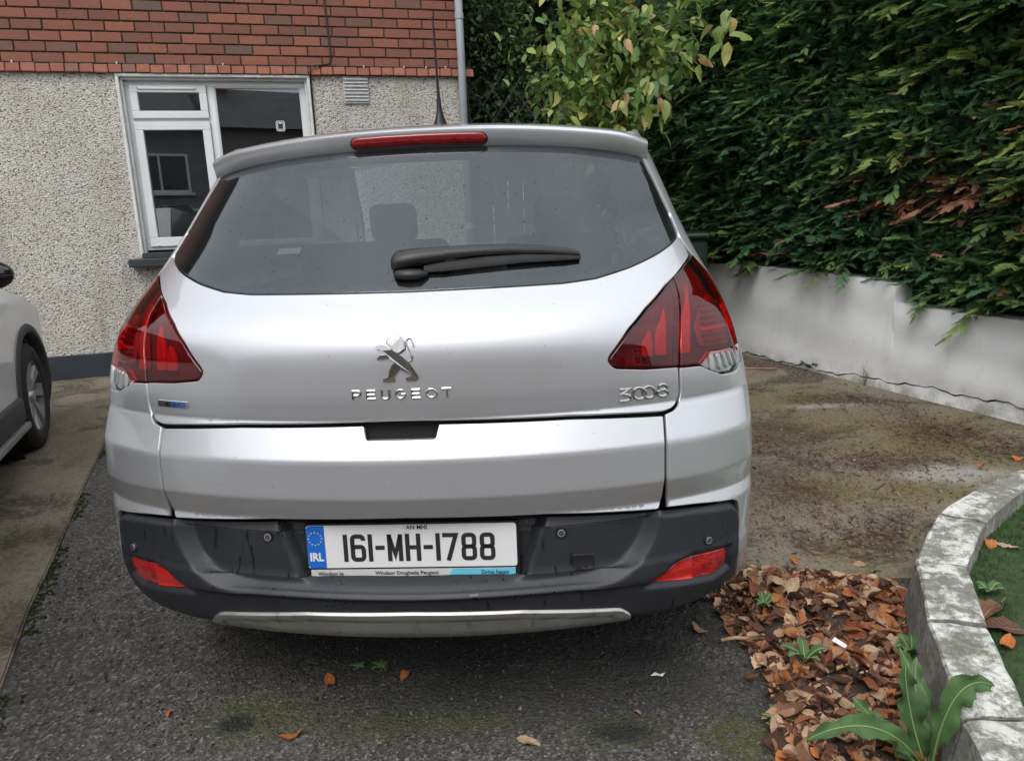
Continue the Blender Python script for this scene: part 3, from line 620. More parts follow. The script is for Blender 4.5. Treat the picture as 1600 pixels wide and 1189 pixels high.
def panel(name, outer, mat, parent, holes=(), off=0., disp=None, grid=.014, rim=.014, e=.0016, edge=.012, gz=None):
    """a curved sheet cut out of the body surface, with rounded returned edges (off: metres proud of the surface)"""
    loops = [dens(outer, edge)]+[dens(h, edge) for h in holes]
    if area(loops[0]) < 0: loops[0] = loops[0][::-1]
    for i in range(1, len(loops)):
        if area(loops[i]) > 0: loops[i] = loops[i][::-1]
    ins = [inset(l, e) if i == 0 else inset(l, -e) for i, l in enumerate(loops)]
    pts = []; edges = []; starts = []
    for q, n in ins:
        s0 = len(pts); starts.append((s0, len(q))); pts += [Vector((a*KU, b)) for a, b in q]
        edges += [(s0+i, s0+(i+1) % len(q)) for i in range(len(q))]
    nb = len(pts); b0 = np.array([(p.x, p.y) for p in pts]); lo, hi = b0.min(0), b0.max(0)
    gx, gy = np.meshgrid(np.arange(lo[0]+grid*.5, hi[0], grid), np.arange(lo[1]+(gz or grid)*.5, hi[1], gz or grid)); G = np.stack([gx.ravel(), gy.ravel()], 1)
    keep = inpoly(G, b0[starts[0][0]:starts[0][0]+starts[0][1]])
    for s0, n in starts[1:]: keep &= ~inpoly(G, b0[s0:s0+n])
    G = G[keep]
    if len(G):
        ok = np.ones(len(G), bool)
        for i in range(0, len(b0), 64):
            ok &= (np.min(np.linalg.norm(G[:, None]-b0[None, i:i+64], axis=2), axis=1) > (gz or grid)*.45)
        G = G[ok]
    pts += [Vector((float(a), float(b))) for a, b in G]
    vs, es, fs, ov, oe, of = geometry.delaunay_2d_cdt(pts, edges, [], 0, 1e-7)
    V2 = np.array([(v.x, v.y) for v in vs]); F = np.array([f for f in fs if len(f) == 3])
    cen = V2[F].mean(1); k = inpoly(cen, b0[starts[0][0]:starts[0][0]+starts[0][1]])
    for s0, n in starts[1:]: k &= ~inpoly(cen, b0[s0:s0+n])
    F = F[k]; idx = {}
    for i, o in enumerate(ov):
        for q in o: idx[q] = i
    u = V2[:, 0]/KU; z = V2[:, 1]
    P, N = S(u, z, disp); P = P+N*off
    verts = [P]; nrms = [N]; faces = [tuple(t) for t in F]; base = len(P)
    for li, ((s0, n), (q, n2)) in enumerate(zip(starts, ins)):
        q0 = np.array(loops[li]); Pb, Nb = S(q0[:, 0], q0[:, 1], disp)
        ids = [idx[s0+i] for i in range(n)]
        Tn = Pb-(P[ids]-N[ids]*off); Tn = Tn-(Tn*Nb).sum(1, keepdims=True)*Nb; Tn = Tn/np.maximum(np.linalg.norm(Tn, axis=1, keepdims=True), 1e-9)
        r1 = Pb+Nb*(off-e); r2 = Pb+Nb*(off-rim)
        verts += [r1, r2]; nrms += [Tn*.75+Nb*.66, Tn]
        for i in range(n):
            j = (i+1) % n; a, b = ids[i], ids[j]
            f1, f2 = (a, base+i, base+j, b), (base+i, base+n+i, base+n+j, base+j)
            faces += [f1, f2]
        base += 2*n
    V = np.concatenate(verts); Nn = np.concatenate(nrms); Nn = Nn/np.linalg.norm(Nn, axis=1, keepdims=True)
    # orient faces with their normals
    out = []
    for f in faces:
        a, b, c = V[f[0]], V[f[1]], V[f[2]]; nn = np.cross(b-a, c-a)
        out.append(f if nn@Nn[list(f)].mean(0) >= 0 else f[::-1])
    return link(name, mesh(name, V, out, mat, True, Nn), parent)
def mir(half, close=True):
    """right half outline from the centre line (u=0) back to the centre line -> whole symmetric outline"""
    return list(half)+[(-p[0],)+tuple(p[1:]) for p in reversed(half) if abs(p[0]) > 1e-6]
def flipu(poly): return [(-p[0],)+tuple(p[1:]) for p in poly][::-1]

YAW = R(3.5)
car = empty('silver_car', (-.2630, 1.6785, .0030)); _sl = math.atan(SL)
ey = Vector((math.sin(YAW)*math.cos(_sl), math.cos(YAW)*math.cos(_sl), math.sin(_sl))); ex = Vector((math.cos(YAW), -math.sin(YAW), 0)); ez = ex.cross(ey)
car.rotation_euler = Matrix(((ex.x, ey.x, ez.x), (ex.y, ey.y, ez.y), (ex.z, ey.z, ez.z))).to_euler()
tag(car, 'silver hatchback with black bumper and red tail lights parked nose towards the house', 'car')
PAINT = MT['paint']
G2 = .0019                                    # half a panel gap, in u

# --- dark inner shell that closes the panel gaps
ug = np.linspace(-1.0, 1.0, 61); zg = np.concatenate([np.linspace(.30, 1.14, 40)])
UU, ZZ = np.meshgrid(ug, zg); P, N = S(UU.ravel(), ZZ.ravel()); P = P-N*np.where((ZZ.ravel() > .46) & (ZZ.ravel() < .63), .085, .03)[:, None]
n_ = len(ug); F = [(i*n_+j, i*n_+j+1, (i+1)*n_+j+1, (i+1)*n_+j) for i in range(len(zg)-1) for j in range(n_-1)]
link('inner_shell', mesh('inner_shell', P, F, MT['void'], True), car)

# --- upper tailgate
LENS_IN = [(.566, .9545), (.477, .9585), (.407, .967, .008), (.3965, .982, .010), (.403, .994), (.461, 1.050), (.521, 1.090), (.608, 1.132), (.648, 1.147)]
lens_gap = [(.648, 1.147), (.640, 1.112), (.610, 1.058), (.583, 1.002), (.568, .9545)]
GLASS_H = [(0, 1.1575), (.154, 1.1585), (.333, 1.1595), (.413, 1.165), (.513, 1.182), (.617, 1.204), (.725, 1.2275), (.783, 1.245, .02), (.806, 1.298), (.790, 1.387), (.772, 1.450)]
half = [(0, .868), (.30, .8635), (.505, .8515), (.535, .857, .02), (.553, .880, .02)]
half += [(.562, .9500, .002), (.478, .9535, .002), (.404, .9625, .012), (.3905, .982, .014), (.398, .997), (.456, 1.054), (.516, 1.095), (.603, 1.1365), (.735, 1.177), (.800, 1.193, .004)]
half += [(.812, 1.21), (.806, 1.236), (.789, 1.2395, .01), (.725, 1.2245, .02), (.617, 1.2005), (.513, 1.1785), (.413, 1.161), (.333, 1.1555), (.154, 1.1545), (0, 1.1535)]
tail = panel('tailgate', fillet(mir(half), .010), PAINT, car, grid=.016, gz=.008)

# --- rear window: one tinted pane with a black ceramic border behind its edge
gh = [(0, 1.1565), (.154, 1.1575), (.333, 1.1585), (.413, 1.164), (.513, 1.1815), (.617, 1.2035), (.725, 1.2275), (.787, 1.2425, .012), (.806, 1.298), (.790, 1.387), (.772, 1.455), (.740, 1.490, .02), (.40, 1.515), (0, 1.522)]
pane = panel('rear_window', fillet(mir(gh), .010), MT['glass'], car, off=-.001, grid=.03, rim=.006)
inner = [(0, 1.172), (.154, 1.174), (.333, 1.177), (.42, 1.184), (.52, 1.203), (.62, 1.225), (.71, 1.250, .03), (.752, 1.290, .03), (.752, 1.38), (.735, 1.44, .03), (.68, 1.462, .03), (.40, 1.480), (0, 1.488)]
panel('window_border', fillet(mir([(a[0]*.995, a[1]) for a in gh]), .010), MT['frit'], pane, holes=[fillet(mir(inner), .02)], off=-.006, grid=.03, rim=.004)
# pale maker's sticker low on the left of the glass
panel('window_sticker', [(-.315, 1.2480), (-.255, 1.2495), (-.255, 1.2635), (-.315, 1.2620)], MT['sticker'], pane, off=-.004, grid=.02, rim=.0008, e=.0002)

# --- lower flap
hh = [(0, .6385), (.25, .632), (.4835, .6165), (.492, .640), (.4985, .70), (.5015, .775), (.503, .8405, .004), (.30, .8535), (.066, .8585, .002)]
hh += [(.060, .8285, .006), (0, .8285)]
flap = panel('lower_tailgate', fillet(mir(hh), .006), PAINT, car, grid=.020, gz=.0042)
# the scooped handle under the upper tailgate
hu = np.linspace(-.072, .072, 24); hz = np.linspace(.822, .866, 14); UU, ZZ = np.meshgrid(hu, hz); P, N = S(UU.ravel(), ZZ.ravel())
dd = .0135+.030*np.clip((ZZ.ravel()-.8285)/.022, 0, 1)**.6; P = P-N*dd[:, None]; n_ = len(hu)
link('handle_recess', mesh('handle_recess', P, [(i*n_+j, i*n_+j+1, (i+1)*n_+j+1, (i+1)*n_+j) for i in range(len(hz)-1) for j in range(n_-1)], PAINT, True), flap)

# --- quarter panels and flanks
def uy(y, z): return 1+y-float(pro(z))-float(dep(z))
def quarter():
    q = [(.5085, .6175, .002), (.5065, .700), (.5095, .775), (.5115, .8440, .003), (.541, .8500, .02), (.5595, .877, .02), (.5705, .9475, .002), (.640, .9445), (.668, .931), (.725, .912), (.806, .909), (.862, .925, .01), (.885, .955), (.912, 1.01), (.925, 1.08), (.905, 1.15), (.842, 1.198, .004)]
    q += [(.822, 1.212), (.816, 1.245), (.832, 1.298), (.815, 1.39), (.797, 1.455), (.765, 1.500), (.740, 1.538)]
    q += [(uy(.90, 1.555), 1.555), (uy(1.8, 1.555), 1.555), (uy(2.35, 1.535), 1.535), (uy(3.15, 1.03), 1.03), (uy(3.85, .94), .94), (uy(3.85, .30), .30)]
    def arch(yc, r, zc, n=18):
        o = []
        for k in range(n+1):
            t = math.pi*k/n; y = yc+r*math.cos(t); z = zc+r*math.sin(t); o.append((uy(y, z), z, 0))
        return o
    q += arch(3.36, .355, .325)+[(uy(2.9, .27), .27), (uy(1.2, .27), .27)]+arch(.76, .365, .325)
    q += [(uy(.37, .33), .33), (.90, .345), (.835, .36), (.812, .40), (.803, .47), (.790, .555), (.772, .5875, .012), (.735, .5985, .01), (.58, .6135)]
    hole = [(uy(1.0, 1.06), 1.06, .05), (uy(3.0, 1.03), 1.03, .05), (uy(2.35, 1.47), 1.47, .04), (uy(1.25, 1.485), 1.485, .05), (uy(.93, 1.44), 1.44, .05)]
    return fillet(q, .010), fillet(hole, .03)
qo, qh = quarter()
for s in (1, -1):
    o_, h_ = (qo, qh) if s == 1 else (flipu(qo), flipu(qh))
    panel('side_panel', o_, PAINT, car, holes=[h_], grid=.026, edge=.016, gz=.0075)
    panel('side_window', [(a*1.0, b) for a, b in h_], MT['glass'], car, off=-.006, grid=.08, rim=.004)

# --- tail lights
LENS = [(.5715, .9535, .002), (.640, .9510, .01), (.672, .9360, .01), (.725, .9175, .02), (.806, .9145, .02), (.858, .930, .01), (.880, .96), (.906, 1.01), (.918, 1.08), (.898, 1.147), (.836, 1.1935, .004), (.735, 1.1725), (.656, 1.150, .004), (.6445, 1.112), (.6135, 1.058), (.5865, 1.002)]
LENS2 = [(.5625, .9545, .002), (.477, .9585, .004), (.407, .967, .010), (.3945, .983, .012), (.403, .9945), (.461, 1.0505), (.521, 1.0905), (.608, 1.132), (.648, 1.1465, .004), (.6365, 1.112), (.6060, 1.058), (.5785, 1.002)]
CLEAR = [(.648, .9515), (.672, .9360, .01), (.725, .9175, .02), (.806, .9145, .02), (.858, .930, .01), (.874, .952), (.860, .972, .006), (.775, .9725), (.693, .9765, .01)]
REDOUT = [(.5715, .9535, .002), (.643, .9512, .004), (.690, .9785, .012), (.775, .9745), (.862, .9745, .004), (.880, .975), (.906, 1.01), (.918, 1.08), (.898, 1.147), (.836, 1.1935, .004), (.735, 1.1725), (.656, 1.150, .004), (.6445, 1.112), (.6135, 1.058), (.5865, 1.002)]
def shift(poly, k): return [(p[0]*k,)+tuple(p[1:]) for p in poly]
def guide(cu0, cu1, z0, z1, lean, wid_u):
    """a light guide: upright bar with a slanting, pointed top leaning outwards"""
    L_, Rr = [], []
    for k in range(7):
        t = k/6; z = z0+(z1-z0)*t; c = cu0+(cu1-cu0)*t**1.4
        w = wid_u*(1-.72*max(0, t-.55)/.45)
        L_.append((c-w/2+(.004 if t > .8 else 0), z)); Rr.append((c+w/2, z))
    return Rr+L_[::-1]
for s in (1, -1):
    fx = (lambda p: p) if s == 1 else flipu
    tl = panel('tail_light', fx(fillet(LENS, .006)), MT['maroon'], car, off=-.026, grid=.016, rim=.006)
    tl['label'] = 'red wrap-around tail light on the right corner' if s == 1 else 'red wrap-around tail light on the left corner'
    panel('housing', fx(fillet(LENS2, .006)), MT['maroon'], tl, off=-.024, grid=.016, rim=.006)
    panel('lens', fx(fillet(REDOUT, .006)), MT['lens_red'], tl, off=.002, grid=.012, rim=.012)
    panel('lens', fx(fillet(LENS2, .006)), MT['lens_red'], tl, off=.002, grid=.012, rim=.012)
    panel('reversing_lens', fx(fillet(CLEAR, .006)), MT['lens_clear'], tl, off=.002, grid=.012, rim=.010)
    for (a, b, c, d, w) in ((.494, .512, .984, 1.046, .025), (.530, .575, .984, 1.092, .028), (.604, .700, .982, 1.135, .033)):
        panel('light_guide', fx(fillet(guide(a, b, c, d, 0, w), .004)), MT['bar_red'], tl, off=-.007, grid=.008, rim=.014, e=.002, edge=.008)
    panel('indicator_frame', fx(fillet([(.668, .992), (.850, .985), (.872, 1.04), (.862, 1.105), (.800, 1.112), (.712, 1.078), (.676, 1.045)], .01)), MT['brake'], tl, off=-.014, grid=.012, rim=.008)
    for k in range(7):
        z0 = .999+k*.0145; a = .690+.010*max(0, k-2); b = .845+.004*k
        panel('indicator_rib', fx([(a, z0), (b, z0-.003), (b, z0+.005), (a, z0+.008)]), MT['amber'] if k == 2 else MT['maroon'], tl, off=-.008, grid=.02, rim=.006, e=.0015)
    panel('reversing_reflector', fx(fillet([(p[0]*.998+.0012, p[1]) for p in CLEAR], .006)), MT['lamp_silver'], tl, off=-.016, grid=.012, rim=.006)
    for k in range(5):
        a = .690+.034*k
        panel('reflector_rib', fx([(a, .968), (a-.004+.006*k, .928), (a+.010+.006*k, .926), (a+.014, .968)]), MT['lamp_silver'], tl, off=-.007, grid=.01, rim=.008, e=.002)

# --- black lower bumper: a proud frame round a flat, recessed middle
REC_H = [(0, .470), (.22, .465), (.304, .4655), (.350, .473), (.395, .489), (.430, .515), (.452, .552), (.461, .585), (.466, .640)]
REC = np.array(fillet(mir(REC_H+[(0, .66)]), .022)); PLR = np.array(fillet(mir([(0, .4785), (.188, .476), (.207, .490), (.222, .535), (.236, .595), (.250, .66), (0, .66)]), .014))
def sdf(u, z, poly):
    p = np.stack([np.ravel(u)*KU, np.ravel(z)], 1); q = poly*np.array([KU, 1.]); d = np.full(len(p), 9.)
    for i in range(len(q)):
        a, b = q[i], q[(i+1) % len(q)]; ab = b-a; t = np.clip(((p-a)@ab)/max(ab@ab, 1e-9), 0, 1); d = np.minimum(d, np.linalg.norm(p-a-t[:, None]*ab, axis=1))
    return np.where(inpoly(p, q), d, -d).reshape(np.shape(u))
def sramp(d, a, b, k): return .5+.5*(np.sqrt((d-a)**2+k*k)-np.sqrt((d-b)**2+k*k))/(b-a)
def sstep(x): x = np.clip(x, 0, 1); return x*x*(3-2*x)
RFL = np.array([(.455, .421), (.540, .478), (.592, .490), (.748, .480), (.752, .415), (.680, .396)])
def bump_disp(u, z):
    d1 = sdf(u, z, REC); r = .036*sramp(d1, -.032, .001, .0045)
    d2 = sdf(u, z, PLR); r = r+.036*sramp(d2, -.010, .010, .004)
    band = .010*sstep((.437-z)/.004)*sstep((.50-np.abs(u))/.12)*(1-sstep((d1+.03)/.03))         # undercut below the lip
    rf = .016*sramp(sdf(np.abs(u), z, RFL), -.004, .008, .003)
    zt = np.interp(np.abs(u), [.4875, .578, .735, .767, .79], [.613, .608, .5925, .581, .555]); cb = .016*np.clip((z-zt+.020)/.020, 0, 1)**1.6*sstep((np.abs(u)-.485)/.02)
    return r+band+rf+cb
bh = [(0, .318), (.30, .318), (.47, .322), (.60, .336), (.70, .352), (.775, .375, .02), (.797, .42), (.796, .47), (.7845, .553), (.767, .581, .012), (.735, .5925, .01), (.578, .6080), (.4875, .6130), (.25, .6285), (0, .6345)]
bump = panel('bumper', fillet(mir(bh), .008), MT['plastic'], car, disp=bump_disp, grid=.0052, rim=.03)
for s in (1, -1):
    fx = (lambda p: p) if s == 1 else flipu
    rf = [(.472, .4265, .004), (.548, .474, .006), (.592, .4785), (.735, .471, .004), (.738, .421, .008), (.676, .405, .006)]
    o_ = panel('rear_reflector', fx(fillet(rf, .005)), MT['refl'], bump, off=.004, disp=bump_disp, grid=.01, rim=.012)
    panel('reflector_plate', fx(fillet([(.478, .4275), (.548, .4715), (.592, .4760), (.60, .410), (.560, .4145)], .003)), MT['refl_plain'], bump, off=.0048, disp=bump_disp, grid=.012, rim=.004)
def disc_on(name, u, z, r, mat, parent, off=.0, disp=None, rim=.004, n=22):
    P, N = S(np.array([u]), np.array([z]), disp); P, N = Vector(P[0]), Vector(N[0])
    a = N.cross(Vector((0, 0, 1))).normalized(); b = a.cross(N); v = [P+N*(off)]; f = []
    for k in range(n):
        q = 2*math.pi*k/n; d = a*math.cos(q)+b*math.sin(q); v += [P+d*r+N*off, P+d*(r+rim*.3)+N*(off-rim)]
    for k in range(n):
        i, j = 1+2*k, 1+2*((k+1) % n); f += [(0, j, i), (i, j, j+1, i+1)]
    return link(name, mesh(name, v, [q[::-1] for q in f], mat), parent)
for (u, z) in ((-.272, .580), (.280, .578), (-.672, .512), (.638, .514)):
    se = disc_on('parking_sensor', u, z, .0135, MT['plastic2'], bump, .003, bump_disp)
    disc_on('sensor_ring', u, z, .0092, MT['alloy'], se, .0038, bump_disp, .003); disc_on('sensor_face', u, z, .0068, MT['cladding'], se, .0046, bump_disp, .003)
panel('towing_eye_cover', fillet([(.304, .4805), (.348, .477), (.349, .518), (.304, .521)], .006), MT['plastic2'], bump, off=.003, disp=bump_disp, grid=.012, rim=.006)
skh = [(0, .318), (.36, .319), (.424, .3245, .012), (.436, .340, .014), (.408, .364, .012), (.20, .392), (0, .399)]
SK = np.array(mir([(0, .330), (.36, .331), (.400, .338), (.39, .352), (.20, .376), (0, .382)]))
skid = panel('skid_trim', fillet(mir(skh), .008), MT['steel'], car, off=.012, disp=lambda u, z: .010*sstep((.437-z)/.004)*sstep((.50-np.abs(u))/.12)+.004*sstep((sdf(u, z, SK)+.004)/.008), grid=.009, rim=.02)

# --- number plate
npl = empty('number_plate', (0, .0, .5490), (R(-5), 0, 0), car)
PLW, PLH = .26, .055
def rrect(w, h, r, n=4, x0=0, y0=0):
    o = []
    for cx_, cy_, a0 in ((w-r, h-r, 0), (-w+r, h-r, 90), (-w+r, -h+r, 180), (w-r, -h+r, 270)):
        for k in range(n+1): a = R(a0+90*k/n); o.append((x0+cx_+r*math.cos(a), y0+cy_+r*math.sin(a)))
    return o
def slab(name, poly, y, th, mat, parent):
    """flat polygon in the local xz plane, facing -y, with thickness"""
    n = len(poly); v = [(p[0], y, p[1]) for p in poly]+[(p[0], y+th, p[1]) for p in poly]
    f = [tuple(range(n))]+[(i, n+i, n+(i+1) % n, (i+1) % n) for i in range(n)]+[tuple(range(2*n-1, n-1, -1))]
    me = mesh(name, v, f, mat); bm = bmesh.new(); bm.from_mesh(me); bmesh.ops.recalc_face_normals(bm, faces=bm.faces[:]); bm.to_mesh(me); bm.free()
    return link(name, me, parent)
def stroke(path, w, closed=False):
    """outline strips of a thick polyline -> (verts2d, quads)"""
    P = [np.array(p, float) for p in path]; n = len(P); Lf, Rt = [], []
    for i in range(n):
        a = P[i-1] if (i > 0 or closed) else None; b = P[(i+1) % n] if (i < n-1 or closed) else None
        d1 = (P[i]-a)/np.linalg.norm(P[i]-a) if a is not None else None; d2 = (b-P[i])/np.linalg.norm(b-P[i]) if b is not None else None
        if d1 is None: d1 = d2
        if d2 is None: d2 = d1
        n1, n2 = np.array([-d1[1], d1[0]]), np.array([-d2[1], d2[0]]); m = n1+n2; m = m/max(np.linalg.norm(m), 1e-6); k = w/2/max(.35, m@n1)
        Lf.append(P[i]+m*k); Rt.append(P[i]-m*k)
    v = Lf+Rt; q = [(i, (i+1) % n, n+(i+1) % n, n+i) for i in range(n if closed else n-1)]
    return v, q
def glyph(name, strokes, w, place, mat, parent, th=.0008, bev=False):
    """strokes: list of (points, closed); place(x, y, lift) -> 3D point"""
    V, F = [], []
    for path, cl in strokes:
        v, q = stroke(path, w, cl); b = len(V); m = len(v)
        n = m//2
        if bev:            # ridge down the middle so that chrome letters catch light
            V += [place(p[0], p[1], th*.55) for p in v]+[place(p[0], p[1], th) for p in path]+[place(p[0], p[1], -.0004) for p in v]
            k = m+n
            for i in range(n if cl else n-1):
                j = (i+1) % n; F += [(b+i, b+j, b+m+j, b+m+i), (b+m+i, b+m+j, b+n+j, b+n+i), (b+i, b+k+i, b+k+j, b+j), (b+n+i, b+n+j, b+k+n+j, b+k+n+i)]
            if not cl: F += [(b, b+m, b+n), (b+n-1, b+m+n-1, b+m-1), (b, b+n, b+k+n, b+k), (b+n-1, b+m-1, b+k+m-1, b+k+n-1)]
        else:
            V += [place(p[0], p[1], th) for p in v]+[place(p[0], p[1], 0) for p in v]
            F += [tuple(b+i for i in f) for f in q]
            for i in range(n if cl else n-1):
                j = (i+1) % n; F += [(b+i, b+m+i, b+m+j, b+j), (b+n+i, b+n+j, b+m+n+j, b+m+n+i)]
    me = mesh(name, V, F, mat); bm = bmesh.new(); bm.from_mesh(me); bmesh.ops.recalc_face_normals(bm, faces=bm.faces[:]); bm.to_mesh(me); bm.free()
    return link(name, me, parent)
def arcp(cx_, cy_, rx, ry, a0, a1, n=8): return [(cx_+rx*math.cos(R(a0+(a1-a0)*k/n)), cy_+ry*math.sin(R(a0+(a1-a0)*k/n))) for k in range(n+1)]
holder = slab('plate_holder', rrect(.266, .0725, .006, 3, 0, -.013), .0035, .010, MT['plastic2'], npl)
base_pl = slab('plate_base', rrect(PLW, PLH, .007), 0, .003, MT['pl_white'], npl)
blue = [(-.26, -.048), (-.2535, -.0548), (-.2145, -.0548), (-.2145, .0548), (-.2535, .0548), (-.26, .048)]
slab('country_band', [(p[0]+.0003, p[1]) for p in blue], -.0006, .0006, MT['pl_blue'], npl)
stp = [(-.255, -.0815), (.255, -.0815), (.255, -.0605), (-.255, -.0605)]
slab('dealer_strip', stp, .0006, .0028, MT['pl_grey'], npl)
slab('strip_end', [(.089, -.0812), (.2548, -.0812), (.2548, -.0608), (.100, -.0608)], -.0002, .0007, MT['pl_cyan'], npl)
pp = lambda x, y, l: (x, -.0004-l, y)
def px2(px): return (px-78)/1430*.52-.26
CH, CW, CS = .0355, .019, .0108               # half height, half width, stroke
zc = -.0035
def ch_one(c): return [([(c, zc-CH), (c, zc+CH)], False)]
def ch_dash(c): return [([(c-.0115, zc), (c+.0115, zc)], False)]
hw, r_ = CW-CS/2, .009
def ch_eight(c):
    t = CH-CS/2
    up = rrect(hw-.0006, (t)/2-.0002, .008, 4, c, zc+t/2); lo_ = rrect(hw, t/2+.0002, .008, 4, c, zc-t/2)
    return [(up, True), (lo_, True)]
def ch_six(c):
    t = CH-CS/2; lo_ = rrect(hw, t/2+.0015, .008, 4, c, zc-t/2+.0015)
    return [(lo_, True), ([(c-hw, zc-.004), (c-hw, zc+t-.008)]+arcp(c-hw+.008, zc+t-.008, .008, .008, 180, 90, 4)[1:]+arcp(c+hw-.008, zc+t-.008, .008, .008, 90, 0, 4)+[(c+hw, zc+t-.011)], False)]
def ch_seven(c): return [([(c-CW, zc+CH-CS/2), (c+CW-CS*.45, zc+CH-CS/2), (c-.006, zc-CH)], False)]
def ch_m(c): return [([(c-CW+CS/2, zc-CH), (c-CW+CS/2, zc+CH-.001)], False), ([(c+CW-CS/2, zc-CH), (c+CW-CS/2, zc+CH-.001)], False), ([(c-CW+CS*.45, zc+CH-.004), (c, zc-.018), (c+CW-CS*.45, zc+CH-.004)], False)]
def ch_h(c): return [([(c-CW+CS/2, zc-CH), (c-CW+CS/2, zc+CH)], False), ([(c+CW-CS/2, zc-CH), (c+CW-CS/2, zc+CH)], False), ([(c-CW+CS, zc), (c+CW-CS, zc)], False)]
for fn, px in ((ch_one, 344), (ch_six, 430), (ch_one, 515), (ch_dash, 581), (ch_m, 684), (ch_h, 807), (ch_dash, 910), (ch_one, 977), (ch_seven, 1061), (ch_eight, 1187), (ch_eight, 1311)):
    for k, st in enumerate([fn(px2(px))]): glyph('plate_character', st, CS, pp, MT['pl_black'], npl, .0006)
def text(name, s, x, y, h, mat, parent, align='CENTER', depth=.0003, yoff=-.0008, sx=1., bold=0.):
    cu = bpy.data.curves.new(name, 'FONT'); cu.body = s; cu.size = h/.70; cu.align_x = align; cu.align_y = 'CENTER'; cu.extrude = depth; cu.offset = bold; cu.resolution_u = 3
    o = bpy.data.objects.new(name, cu); COL.objects.link(o); bpy.context.view_layer.update()
    me = bpy.data.meshes.new_from_object(o.evaluated_get(bpy.context.evaluated_depsgraph_get())); bpy.data.objects.remove(o); bpy.data.curves.remove(cu)
    me.materials.clear(); me.materials.append(mat)
    me.transform(Matrix.Translation((x, yoff, y)) @ Matrix.Rotation(R(90), 4, 'X') @ Matrix.Diagonal((sx, 1, 1, 1)))
    return link(name, me, parent)
text('plate_lettering', 'AN MH\u00cd', px2(838), .0475, .0105, MT['pl_black'], npl, bold=.0002)
text('plate_lettering', 'IRL', px2(140), -.0265, .0205, MT['pl_white'], npl, bold=.0010, yoff=-.0012, sx=.88)
text('plate_lettering', 'Windsor.ie', px2(227), -.0705, .0100, MT['pl_black'], npl, yoff=-.0004, bold=.0001)
text('plate_lettering', 'Windsor Drogheda Peugeot', px2(753), -.0700, .0092, MT['pl_black'], npl, yoff=-.0004, bold=.0001, sx=1.05)
text('plate_lettering', 'Drive happy', px2(1357), -.0700, .0096, MT['pl_black'], npl, yoff=-.0011, bold=.0001, sx=1.02)
for k in range(12):
    a = R(30*k); cx_, cy_ = px2(138)+.0165*math.cos(a), .022+.0165*math.sin(a)
    pts = []
    for j in range(10): rr = .0024 if j % 2 == 0 else .0011; pts.append((cx_+rr*math.sin(R(36*j)), cy_+rr*math.cos(R(36*j))))
    slab('plate_star', pts, -.0012, .0005, MT['pl_yellow'], npl)

# --- badges and lettering on the tailgate
def on_body(u0, z0, sx=1., sz=1., shear=0.):
    """maps flat badge coordinates (metres) onto the body surface"""
    def f(x, y, l):
        z = z0+y*sz; xx = x*sx+shear*y; w = float(wid(z)); u = math.asin(max(-.99, min(.99, (w*math.sin(u0*math.pi/2)+xx)/w)))*2/math.pi
        P, N = S(np.array([u]), np.array([z])); return tuple(P[0]+N[0]*(l+.0006))
    return f
def L_P(): return [([(-.008, -.0105), (-.008, .009), (.004, .009)]+arcp(.004, .0040, .006, .005, 90, -90, 6)+[(-.006, -.001)], False)]
def L_E(): return [([(-.0095, .0095), (.0095, .0095)], False), ([(-.0095, 0), (.0075, 0)], False), ([(-.0095, -.0095), (.0095, -.0095)], False), ([(-.0095, .0095), (-.0095, -.0095)], False)]
def L_U(): return [([(-.009, .0105), (-.009, -.003)]+arcp(-.003, -.003, .006, .0068, 180, 270, 4)+arcp(.003, -.003, .006, .0068, 270, 360, 4)+[(.009, .0105)], False)]
def L_G(): return [(arcp(0, 0, .0105, .0098, 50, 310, 14)+[(.0098, -.004), (.0098, -.0005), (.003, -.0005)], False)]
def L_O(): return [(arcp(0, 0, .0118, .0098, 0, 345, 18), True)]
def L_T(): return [([(-.011, .0098), (.011, .0098)], False), ([(0, .0098), (0, -.0105)], False)]
for k, (fn, xx) in enumerate(((L_P, -.1045), (L_E, -.0685), (L_U, -.0345), (L_G, .0005), (L_E, .0370), (L_O, .0730), (L_T, .1085))):
    glyph('badge_letter', fn(), .0046, on_body(math.asin((xx+.004)/.86)*2/math.pi, .9345), MT['badge_chrome'], tail, .0032, True)
def N3(): return [([(-.011, .0125), (.008, .0125), (-.006, .003), (.002, .0015)]+arcp(-.001, -.0052, .0095, .0065, 80, -100, 8)+[(-.013, -.0115)], False)]
def N0(): return [(arcp(0, 0, .0125, .0120, 0, 346, 20), True)]
def N8(): return [(arcp(.001, .0065, .0075, .0058, 0, 342, 16), True), (arcp(-.001, -.0058, .0100, .0068, 0, 342, 16), True)]
for k, (fn, xx, dz) in enumerate(((N3, .5600, -.0010), (N0, .5930, .0), (N0, .6165, .0005), (N8, .6510, .001))):
    glyph('badge_digit', fn(), .0052, on_body(math.asin((xx-.032)/.863)*2/math.pi, .9000+dz, 1.22, 1.18), MT['badge_chrome'], tail, .0036, True)
hb = panel('engine_badge', fillet([(-.522, .8945), (-.432, .8945), (-.432, .9105), (-.522, .9105)], .002), MT['chrome'], tail, off=.003, grid=.01, rim=.004, e=.0008, edge=.008)
panel('badge_field', [(-.520, .8960), (-.482, .8960), (-.478, .9090), (-.520, .9090)], MT['alloy_dark'], hb, off=.0034, grid=.01, rim=.001, e=.0002)
panel('badge_field', [(-.480, .8960), (-.4345, .8960), (-.4345, .9090), (-.476, .9090)], MT['blue_badge'], hb, off=.0034, grid=.01, rim=.001, e=.0002)
